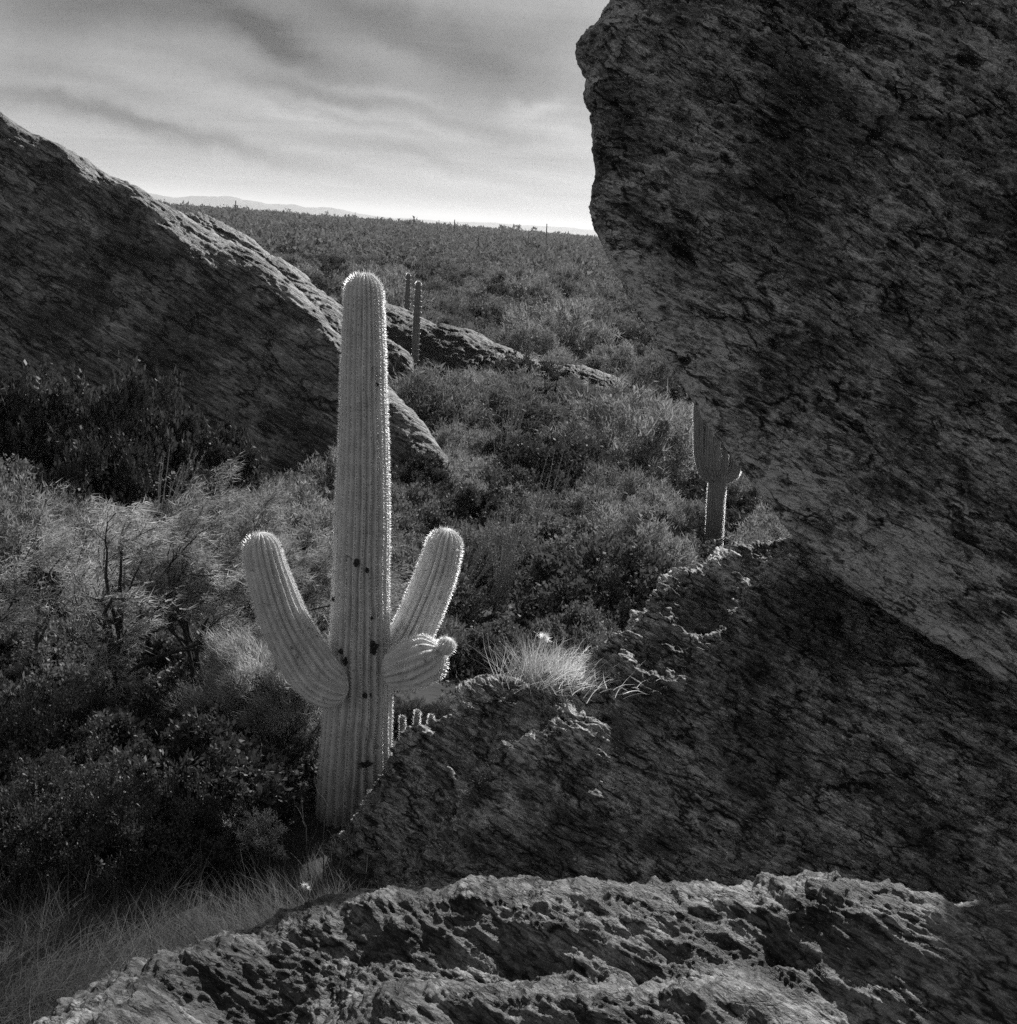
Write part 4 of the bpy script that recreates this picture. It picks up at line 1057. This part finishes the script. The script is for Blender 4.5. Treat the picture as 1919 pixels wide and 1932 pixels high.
# ------------------------------------------------------------------ trees at the near side of the valley
def tree_geo(seed, H, spread, trunks, nb, n2, n3, n4, strand_n, sl, sw, wind, trunk_r=0.05, fork=0.35, curl=0.35, start=0.35, dirs=None, along=0.6):
    r_ = np.random.RandomState(seed)
    an = r_.rand(trunks) * 2 * PI
    d = np.stack([np.cos(an) * 0.35, np.sin(an) * 0.35, 1 + 0 * an], 1) if dirs is None else np.array(dirs, float)
    a, ra = grow(r_, np.zeros((len(d), 3)) + np.stack([d[:, 0], d[:, 1], 0 * d[:, 0]], 1) * 0.1 - np.array([0, 0, .1]), d, np.full(len(d), H * 0.55), np.full(len(d), trunk_r), 6, curl * 0.6, 0.2)
    p, dd, ll, rd = children(r_, a, ra, nb, start, 1.0, 0.95, spread, 0.3, 0.7)
    b, rb = grow(r_, p, dd, ll, rd, 5, curl, 0.15, wind)
    p, dd, ll, rd = children(r_, b, rb, n2, 0.3, 1.0, 0.9, 0.55, 0.2, 0.65)
    c, rc = grow(r_, p, dd, ll, rd, 4, curl, 0.1, wind)
    p, dd, ll, rd = children(r_, c, rc, n3, 0.25, 1.0, 0.9, 0.55, 0.15, 0.65)
    e, re = grow(r_, p, dd, ll, np.maximum(rd, 0.0018), 3, curl, 0.0, wind)
    tw = merge([tubes(a, ra, 8), tubes(b, rb, 6), tubes(c, rc, 4), tubes(e, re, 3)])
    lv = merge([leaves_on(r_, e, strand_n, sl, sw, 0.05, along, 0.1, wind, 0.03, True), leaves_on(r_, c, max(2, strand_n // 4), sl, sw, 0.6, along, 0.1, wind, 0.03, True)])
    return tw, lv
def tree(name, loc, geo, mat, label, cat='tree', rz=0.0, group=None):
    (wv, wf), (lv, lf) = geo
    root = empty(name, loc, rz)
    mesh_obj('trunk', wv, wf, M['wood'], root); mesh_obj('crown', lv, lf, M[mat], root, smooth=False)
    return tag(root, label, cat, group)
WIND = (0.55, 0.1, -0.12)
q = P(228, 1262, 12.5); z = float(ground_z(q[0], q[1]))
tree('palo_verde_tree', (q[0], q[1], z), tree_geo(401, 3.0, 0.85, 1, 9, 6, 7, 0, 44, 0.085, 0.007, WIND, 0.055, dirs=[(0.02, 0, 1)]), 'leaf_tree', 'windblown feathery tree with a dark forked trunk and a pale crown')
q = P(395, 1250, 12.8); z = float(ground_z(q[0], q[1]))
tree('palo_verde_tree', (q[0], q[1], z), tree_geo(402, 3.1, 0.80, 3, 5, 6, 7, 0, 42, 0.085, 0.007, WIND, 0.035), 'leaf_tree', 'windblown feathery tree with several thin trunks behind the saguaro\'s lone arm')
q = P(60, 1290, 13.2); z = float(ground_z(q[0], q[1]))
tree('palo_verde_tree', (q[0], q[1], z), tree_geo(403, 2.4, 0.85, 2, 7, 6, 7, 0, 26, 0.08, 0.007, WIND, 0.03), 'leaf_tree', 'smaller feathery tree half cut by the picture edge beside the forked trunk')
q = P(590, 1180, 14.5); z = float(ground_z(q[0], q[1]))
tree('palo_verde_tree', (q[0], q[1], z), tree_geo(404, 2.2, 0.8, 3, 6, 6, 6, 0, 28, 0.08, 0.007, WIND, 0.025), 'leaf_tree', 'low feathery tree between the saguaro trunk and its lone arm')
q = P(575, 1500, 11.4); z = float(ground_z(q[0], q[1]))
tree('windblown_broom', (q[0] - 0.1, q[1], z), tree_geo(405, 1.75, 0.6, 9, 6, 6, 5, 0, 30, 0.085, 0.006, (-0.35, 0.1, 0.2), 0.012, curl=0.2, start=0.3, dirs=[(-0.75 + 0.12 * k, 0.3 * math.sin(k * 2.1), 0.9) for k in range(9)], along=0.9), 'leaf_tree', 'feathery broom bush blown aside under the saguaro\'s lone arm', 'shrub')

NEAR = [  # dark dense shrubs in the lower corner
 (130, 1480, 190, 10.8, 'dark', 1.0, 'dark small-leaved shrub under the forked feathery tree'),
 (330, 1470, 110, 11.2, 'dark', 1.0, 'dark small-leaved shrub beneath the thin-trunked feathery tree'),
 (60, 1700, 210, 8.8, 'dark', 1.0, 'near-black shrub at the picture edge above the grey grass plume'),
 (240, 1690, 200, 8.9, 'dark', 1.05, 'largest near-black shrub above the dry grass'),
 (400, 1660, 130, 9.0, 'dark', 0.9, 'dark shrub with lit leaf tips beside the branching cholla'),
 (520, 1610, 60, 9.4, 'grey', 0.8, 'small grey shrub standing beside the saguaro base'),
 (20, 1330, 130, 12.3, 'grey', 0.9, 'grey shrub glinting behind the small feathery tree'),
 (200, 1290, 130, 12.9, 'grey', 0.8, 'grey shrub with glinting leaves around the forked trunk'),
 (590, 1250, 55, 12.3, 'grey', 0.9, 'glinting shrub behind the saguaro between trunk and lone arm'),
 (770, 1200, 45, 13.0, 'dark', 1.0, 'dark glinting shrub between the saguaro trunk and its long leaning arm'),
 (870, 1290, 80, 12.6, 'dark', 0.9, 'dark shrub behind the short stubby arm'),
 (800, 1345, 60, 13.1, 'dark', 0.8, 'low dark shrub in the gap under the short stubby arm'),
 (765, 1335, 50, 13.5, 'grey', 0.8, 'low grey shrub beside the saguaro trunk under the long leaning arm'),
 (850, 1315, 60, 13.4, 'grey', 0.8, 'low grey shrub in front of the dark ocotillo sheaf'),
 (120, 1930, 90, 5.9, 'grey', 0.6, 'twiggy grey shrub at the bottom edge below the plumed grass clump'),
 (280, 1925, 70, 5.6, 'dark', 0.6, 'small dark shrub at the bottom edge against the sunlit crest'),
 (840, 1350, 60, 12.5, 'dark', 0.8, 'dark shrub in the hollow just behind the short cactus stems'),
 (905, 1330, 55, 12.2, 'dark', 0.7, 'small dark shrub directly behind the square boulder'),
 (960, 1245, 55, 12.3, 'grey', 0.8, 'small grey shrub behind the square boulder'),
]
near_proto = {'dark': [shrub_proto('n', 500 + i, 'leaf_dark', R_=1.0, H=1.0, stems=16, n2=6, n3=5, leaf_n=16, ln=0.034, wd=0.018, along=0.4, up=0.8, jit=0.02, clumps=120, ctw=14, clen=0.15, cup=0.6, rough=0.16) for i in range(2)],
              'grey': [shrub_proto('n', 520 + i, 'leaf_mid', R_=1.0, H=1.0, stems=16, n2=6, n3=5, leaf_n=14, ln=0.036, wd=0.014, along=0.5, up=0.6, jit=0.02, clumps=80, ctw=12, clen=0.2, cup=0.6, rough=0.25) for i in range(2)]}
for i, (px, py, hw, D, kd, hz, lab) in enumerate(NEAR):
    q = P(px, py, D); z = float(ground_z(q[0], q[1])); s = hw / FOCAL_PX * D * 1.05
    place_shrub(WORD[kd][0], near_proto[kd][i % 2], (q[0], q[1], z), s, rng.rand() * 6.28, lab, 'shrub', sz=s * hz)

# ------------------------------------------------------------------ ocotillos: fans of thorny wands
def ocotillo(px, py, D, n, L, lean, fan, seed, label, rad_=0.012, thorn=True):
    r_ = np.random.RandomState(seed); q = P(px, py, D); z = field_height(q[0], q[1])
    d = np.stack([lean[0] + fan * r_.normal(size=n), lean[1] + fan * r_.normal(size=n), np.full(n, 1.0)], 1)
    a, ra = grow(r_, np.zeros((n, 3)) + r_.normal(0, 0.05, (n, 3)) * np.array([1, 1, 0]) - np.array([0, 0, .1]), d, L * r_.uniform(0.65, 1.1, n), np.full(n, rad_), 12, 0.12, 0.1)
    parts = [tubes(a, ra, 5)]
    if thorn: parts.append(leaves_on(r_, a, 90, 0.035, 0.012, 0.08, 0.3, 0.2, None, 0.008))
    v, f = merge(parts)
    o = mesh_obj('ocotillo', v, f, M['wand']); o.location = (q[0], q[1], z); return tag(o, label, 'ocotillo')
ocotillo(290, 900, 22.5, 14, 2.1, (0.32, 0.0), 0.13, 1, 'ocotillo of leaning bare wands in the dark below the hillside')
ocotillo(236, 880, 23.0, 4, 1.2, (0.12, 0.0), 0.22, 2, 'sparse ocotillo of two or three wands in the dark thicket')
ocotillo(860, 1050, 19.5, 20, 1.7, (0.42, 0.0), 0.24, 3, 'wide fan of ocotillo wands just above the saguaro\'s long arm tip')
ocotillo(940, 1110, 19.0, 24, 1.8, (0.12, 0.0), 0.07, 4, 'tight upright sheaf of ocotillo wands beside the prickly pear clump')
ocotillo(1010, 960, 26.5, 12, 2.0, (0.22, 0.0), 0.10, 5, 'ocotillo wands standing against the big dark-hearted shrub')
ocotillo(790, 1050, 18.5, 7, 1.5, (-0.15, 0.0), 0.38, 6, 'straggling crossed ocotillo wands close beside the saguaro trunk')
ocotillo(940, 900, 32.0, 14, 3.0, (0.18, 0.0), 0.13, 7, 'tall faint ocotillo rising from the middle of the valley scrub')
ocotillo(985, 1230, 11.6, 8, 0.8, (-0.35, 0.0), 0.16, 8, 'short ocotillo wands beside the bright grass tuft', 0.008)
ocotillo(1225, 1150, 14.5, 9, 1.3, (-0.35, 0.0), 0.16, 9, 'leaning ocotillo wands against the crest of the shelf boulder')
ocotillo(1390, 1050, 15.5, 14, 1.0, (0.25, 0.0), 0.22, 10, 'low ocotillo wands beneath the overhanging boulder\'s edge')
ocotillo(860, 1330, 12.0, 12, 1.0, (0.38, 0.0), 0.12, 11, 'dark ocotillo sheaf rising behind the short stubby arm', 0.014)
ocotillo(960, 730, 46, 10, 2.2, (0.15, 0), 0.16, 12, 'faint ocotillo below the whaleback rock ramp', 0.016, False)

# ------------------------------------------------------------------ prickly pears
def prickly(px, py, D, n, size, seed, label):
    r_ = np.random.RandomState(seed); q = P(px, py, D); z = field_height(q[0], q[1])
    root = empty('prickly_pear', (q[0], q[1], z)); tag(root, label, 'prickly pear')
    th = np.linspace(0, 2 * PI, 22, endpoint=False); nodes = [(np.array([r_.normal(0, size), r_.normal(0, size * .6), -0.02]), np.array([r_.normal(0, .5), r_.normal(0, .3), 1.0])) for _ in range(max(2, n // 3))]
    for k in range(n):
        p0, d0 = nodes[k] if k < len(nodes) else nodes[r_.randint(len(nodes))]
        d = unit(d0 + r_.normal(0, 0.4, 3)); d[2] = abs(d[2]) + .2; d = unit(d)
        face = unit(np.cross(d, np.array([1.0, r_.normal(0, .7), 0]))); side = np.cross(d, face)
        a_ = size * r_.uniform(.85, 1.2); hh = a_ * 1.15
        prof = np.stack([np.sin(th) * (1 + 0.12 * np.cos(th)), 1 - np.cos(th)], 1)
        rings = []
        for w_, off in ((0.02, -0.5), (0.8, -0.5), (0.97, -0.32), (1.0, 0), (0.97, .32), (0.8, .5), (0.02, .5)):
            cc_ = p0 + d * hh
            rings.append(cc_ + side * (prof[:, :1] * a_ * 0.5 * w_ * 1.7) + d * ((prof[:, 1:] - 1) * hh * w_) + face * off * a_ * 0.22)
        V_ = np.stack(rings); pad = mesh_obj('pad', V_, grid_faces(7, 22, True), M['pad'], root)
        # fringe of needles round the rim and over the faces
        m_ = 240; t_ = r_.rand(m_) * 2 * PI; w2 = np.where(r_.rand(m_) < 0.5, 1.0, np.sqrt(r_.rand(m_)))
        pp = p0 + d * hh + side * (np.sin(t_) * a_ * .85 * w2)[:, None] + d * (-np.cos(t_) * hh * w2)[:, None] + face * ((r_.rand(m_) - .5) * a_ * .2)[:, None]
        dn = unit((pp - p0 - d * hh) + r_.normal(0, .35, pp.shape) * a_ + face * (np.sign(r_.rand(m_) - .5) * a_ * .5 * (w2 < .98))[:, None])
        spine_obj('spines', spines(pp, dn, np.broadcast_to(d, dn.shape), np.full(m_, .5), r_, 2, 3, size * .16, size * .22, w=size * 0.006), np.zeros(3), pad)
        nodes.append((p0 + d * hh * 1.9, d))
prickly(1095, 1080, 20.0, 11, 0.105, 1, 'prickly pear clump with lit pad rims beside the round dark shrub')
prickly(660, 888, 24.5, 7, 0.09, 2, 'prickly pear with rimmed pads peeping behind the saguaro trunk')
prickly(1225, 752, 46, 7, 0.16, 3, 'prickly pear with bright pad rims at the end of the rock ramp')
prickly(1170, 1185, 12.6, 7, 0.06, 4, 'small dark prickly pear tucked against the shelf boulder')
prickly(1110, 1045, 21.5, 8, 0.11, 5, 'prickly pear standing just above and behind the lit clump')

# ------------------------------------------------------------------ cholla, young columnar stems, dead twigs
def cholla(px, py, D, seed, H, label):
    r_ = np.random.RandomState(seed); q = P(px, py, D); z = field_height(q[0], q[1])
    a, ra = grow(r_, np.zeros((3, 3)) - np.array([0, 0, .05]), r_.normal(0, .35, (3, 3)) + np.array([0, 0, 1]), np.full(3, H * .6), np.full(3, .022), 5, .3)
    p, dd, ll, rd = children(r_, a, ra, 5, .3, 1, 1.2, .5, .1, .9); b, rb = grow(r_, p, dd, ll, rd, 4, .3)
    p, dd, ll, rd = children(r_, b, rb, 4, .3, 1, 1.2, .5, .1, .9); c, rc = grow(r_, p, dd, ll, rd, 3, .2)
    root = empty('cholla', (q[0], q[1], z)); tag(root, label, 'cholla')
    v, f = merge([tubes(a, ra, 7), tubes(b, rb, 6), tubes(c, rc, 6)]); mesh_obj('stems', v, f, M['pad'], root)
    v, f = merge([leaves_on(r_, x_, 60, .022, .002, .02, 0.1, .1, None, .012, True) for x_ in (a, b, c)]); mesh_obj('spines', v, f, M['spine'], root, smooth=False)
cholla(505, 1690, 8.9, 5, 0.75, 'branching cholla with bristling joints above the dry grass')
cholla(440, 1640, 9.2, 6, 0.6, 'smaller cholla half lost in the dark shrub')
def stems(px, py, D, rows, label, seed):
    q = P(px, py, D); z = field_height(q[0], q[1]); b_ = np.array([q[0], q[1], z])
    root = empty('columnar_cactus', b_); tag(root, label, 'cactus')
    for k, (dx_, h_, r_, lx) in enumerate(rows):
        cs = np.array([[dx_, 0, -.1], [dx_ + lx * .5, 0, h_ * .5], [dx_ + lx, 0, h_]]); 
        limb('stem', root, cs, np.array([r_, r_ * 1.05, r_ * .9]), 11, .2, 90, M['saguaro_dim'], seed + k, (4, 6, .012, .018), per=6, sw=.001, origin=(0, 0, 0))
stems(473, 1622, 9.0, ((0.02, 0.40, .022, 0.0), (-0.05, 0.34, .020, -0.05)), 'pair of thin dark cactus stems beside the cholla', 60)
stems(800, 1352, 12.3, ((-0.2, .42, .03, -.03), (-.08, .5, .03, .01), (.04, .46, .028, .04), (.14, .40, .028, .06), (.25, .36, .026, .05)), 'clump of short cactus stems under the short stubby arm', 70)
def twigs(px, py, D, n, L, seed, label, mat='straw_dim', lean=(0, 0)):
    r_ = np.random.RandomState(seed); q = P(px, py, D); z = field_height(q[0], q[1])
    a, ra = grow(r_, np.zeros((n, 3)) - np.array([0, 0, .05]), np.stack([lean[0] + .4 * r_.normal(size=n), lean[1] + .3 * r_.normal(size=n), np.ones(n)], 1), L * r_.uniform(.6, 1.1, n), np.full(n, .006), 6, .4)
    p, dd, ll, rd = children(r_, a, ra, 4, .3, 1, .9, .4, .2); b, rb = grow(r_, p, dd, ll, rd, 4, .5)
    v, f = merge([tubes(a, ra, 5), tubes(b, rb, 4)])
    o = mesh_obj('dead_twigs', v, f, M[mat]); o.location = (q[0], q[1], z); return tag(o, label, 'twigs')
twigs(612, 1690, 8.6, 6, .75, 1, 'pale dead twigs standing at the foot of the tall saguaro')
twigs(370, 1700, 8.4, 5, .6, 2, 'pale dead twigs poking out of the near-black shrub')
twigs(395, 1450, 10.2, 4, .5, 3, 'broken pale sticks above the dark shrub with lit tips')
twigs(1000, 1265, 10.6, 4, .25, 4, 'short pale sticks on the square boulder')
twigs(570, 1800, 6.4, 8, .45, 5, 'dark dead twigs against the sunlit boulder crest', 'wood')

# ------------------------------------------------------------------ grasses
def blades(r_, base_pts, L, wd, lean, spread, K=5, droop=-0.5):
    n = len(base_pts)
    d = np.stack([lean[0] + spread * r_.normal(size=n), lean[1] + spread * r_.normal(size=n), np.ones(n)], 1)
    a, _ = grow(r_, base_pts, d, L * r_.uniform(.5, 1.15, n), np.ones(n), K, .22, droop, (lean[0] * 0.9, 0, 0))
    s = unit(np.cross(a[:, -1] - a[:, 0], r_.normal(size=(n, 3))))
    w_ = wd * np.linspace(1, .12, K + 1)
    v = np.stack([a - s[:, None] * w_[None, :, None], a + s[:, None] * w_[None, :, None]], 2)
    idx = np.arange(n * (K + 1) * 2).reshape(n, K + 1, 2)
    f = np.stack([idx[:, :-1, 0], idx[:, :-1, 1], idx[:, 1:, 1], idx[:, 1:, 0]], -1).reshape(-1, 4)
    return v.reshape(-1, 3), f
def tuft(px, py, D, n, R_, L, wd, lean, spread, seed, label, mat='straw', plume=0, droop=-0.5):
    r_ = np.random.RandomState(seed); q = P(px, py, D); z = field_height(q[0], q[1])
    bp_ = np.stack([r_.normal(0, R_, n), r_.normal(0, R_, n), np.full(n, -.03)], 1)
    v, f = blades(r_, bp_, L, wd, lean, spread, droop=droop)
    o = mesh_obj('grass_tuft', v, f, M[mat], smooth=False); o.location = (q[0], q[1], z)
    return tag(o, label, 'grass tuft')
tuft(1015, 1262, 9.78, 700, .13, .42, .0024, (.1, 0), .42, 1, 'bright backlit grass tuft on the rim of the shelf boulder')
tuft(1100, 1225, 9.88, 900, .22, .22, .0024, (.5, 0), .6, 2, 'flattened pale grass beside the bright backlit tuft')
tuft(40, 1800, 6.6, 900, .2, .66, .0022, (.28, 0), .22, 3, 'grey plumed grass clump bending at the picture edge', 'straw_dim', droop=-1.3)
tuft(330, 1850, 6.3, 420, .22, .62, .0022, (.2, 0), .26, 4, 'tall dry grass clump below the largest near-black shrub', 'straw_dim')
tuft(450, 1800, 6.7, 520, .22, .55, .0022, (-.3, 0), .24, 5, 'slanting dry grass clump in front of the cholla', 'straw_dim')
tuft(560, 1760, 7.2, 520, .2, .5, .0022, (-.38, 0), .22, 6, 'slanting dry grass clump beside the rounded dark boulder', 'straw_dim')
for i, (px, py, D) in enumerate(((30, 1880, 6.3), (110, 1830, 6.9), (190, 1810, 7.2), (250, 1880, 6.2), (390, 1790, 7.3), (340, 1900, 5.8), (480, 1850, 6.2), (520, 1720, 7.9), (160, 1905, 5.9), (620, 1735, 7.7), (290, 1770, 7.7), (90, 1780, 7.6))):
    o = tuft(px, py, D, 420, .18, .46, .002, ((-.25, 0) if px > 350 else (.15, 0)), .42, 60 + i, 'upright dry grass clump among the grasses below the near-black shrubs', 'straw_dim'); o['group'] = 'dry grass clumps on the near slope'
for i, (px, py, D) in enumerate(((1060, 655, 62), (1110, 668, 60), (1150, 690, 57), (1195, 705, 55), (1000, 640, 64), (1090, 640, 68), (1170, 655, 64), (1225, 722, 54))):
    o = tuft(px, py, D, 500, .55, .7, .012, (.3, 0), .6, 40 + i, 'pale dry grass patch along the upper edge of the whaleback rock ramp', 'straw_dim'); o['group'] = 'dry grass patches by the rock ramp'
tuft(420, 1880, 5.4, 300, .16, .42, .002, (-.15, 0), .3, 8, 'thin dry grass clump near the sunlit crest', 'straw_dim')
# loose grass and litter between the shrubs of the near slope
r_ = np.random.RandomState(55); n = 16000
yy = r_.uniform(5.2, 12.5, n); xx = yy * r_.uniform(-.46, -.06, n)
zz = ground_z(xx, yy)
v, f = blades(r_, np.stack([xx, yy, zz - .02], 1), .26, .0018, (-.1, 0), .4)
tag(mesh_obj('grass', v, f, M['straw_dim'], smooth=False), 'thin dry grass scattered over the shaded slope', 'grass', kind='stuff')
tuft(592, 1660, 8.3, 420, .16, .34, .002, (-.2, 0), .4, 90, 'low dry grass clump in the gap between the saguaro base and the shelf boulder', 'straw_dim')
tuft(612, 1650, 8.7, 300, .12, .3, .002, (-.2, 0), .4, 91, 'little dry grass clump against the corner of the shelf boulder', 'straw_dim')
# seed-head plumes that catch the sun
def plume(px, py, D, h_, label):
    r_ = np.random.RandomState(int(px)); q = P(px, py, D); z = field_height(q[0], q[1]); top = q[2]
    root = empty('seed_plume', (q[0], q[1], z)); tag(root, label, 'seed head')
    v, f = tubes(np.array([[[0, 0, -.02], [0, 0, (top - z) * .5], [0, 0, top - z]]]), np.array([[.002, .002, .0015]]), 5); mesh_obj('stalk', v, f, M['straw_dim'], root)
    n = 500; u = unit(r_.normal(size=(n, 3))); u[:, 2] *= 1.3; p0 = np.array([0, 0, top - z]) + u * h_ * .15
    spine_obj('plume', spines(p0, unit(u), np.roll(unit(u), 1, 1), np.full(n, .5), r_, 1, 1, h_, h_, w=.0006), np.zeros(3), root)
plume(1028, 1203, 10.3, .05, 'bright fluffy seed head above the backlit grass tuft')
plume(577, 1672, 7.5, .022, 'small white seed head beside the dark rounded boulder')
print('objects', len(bpy.data.objects))
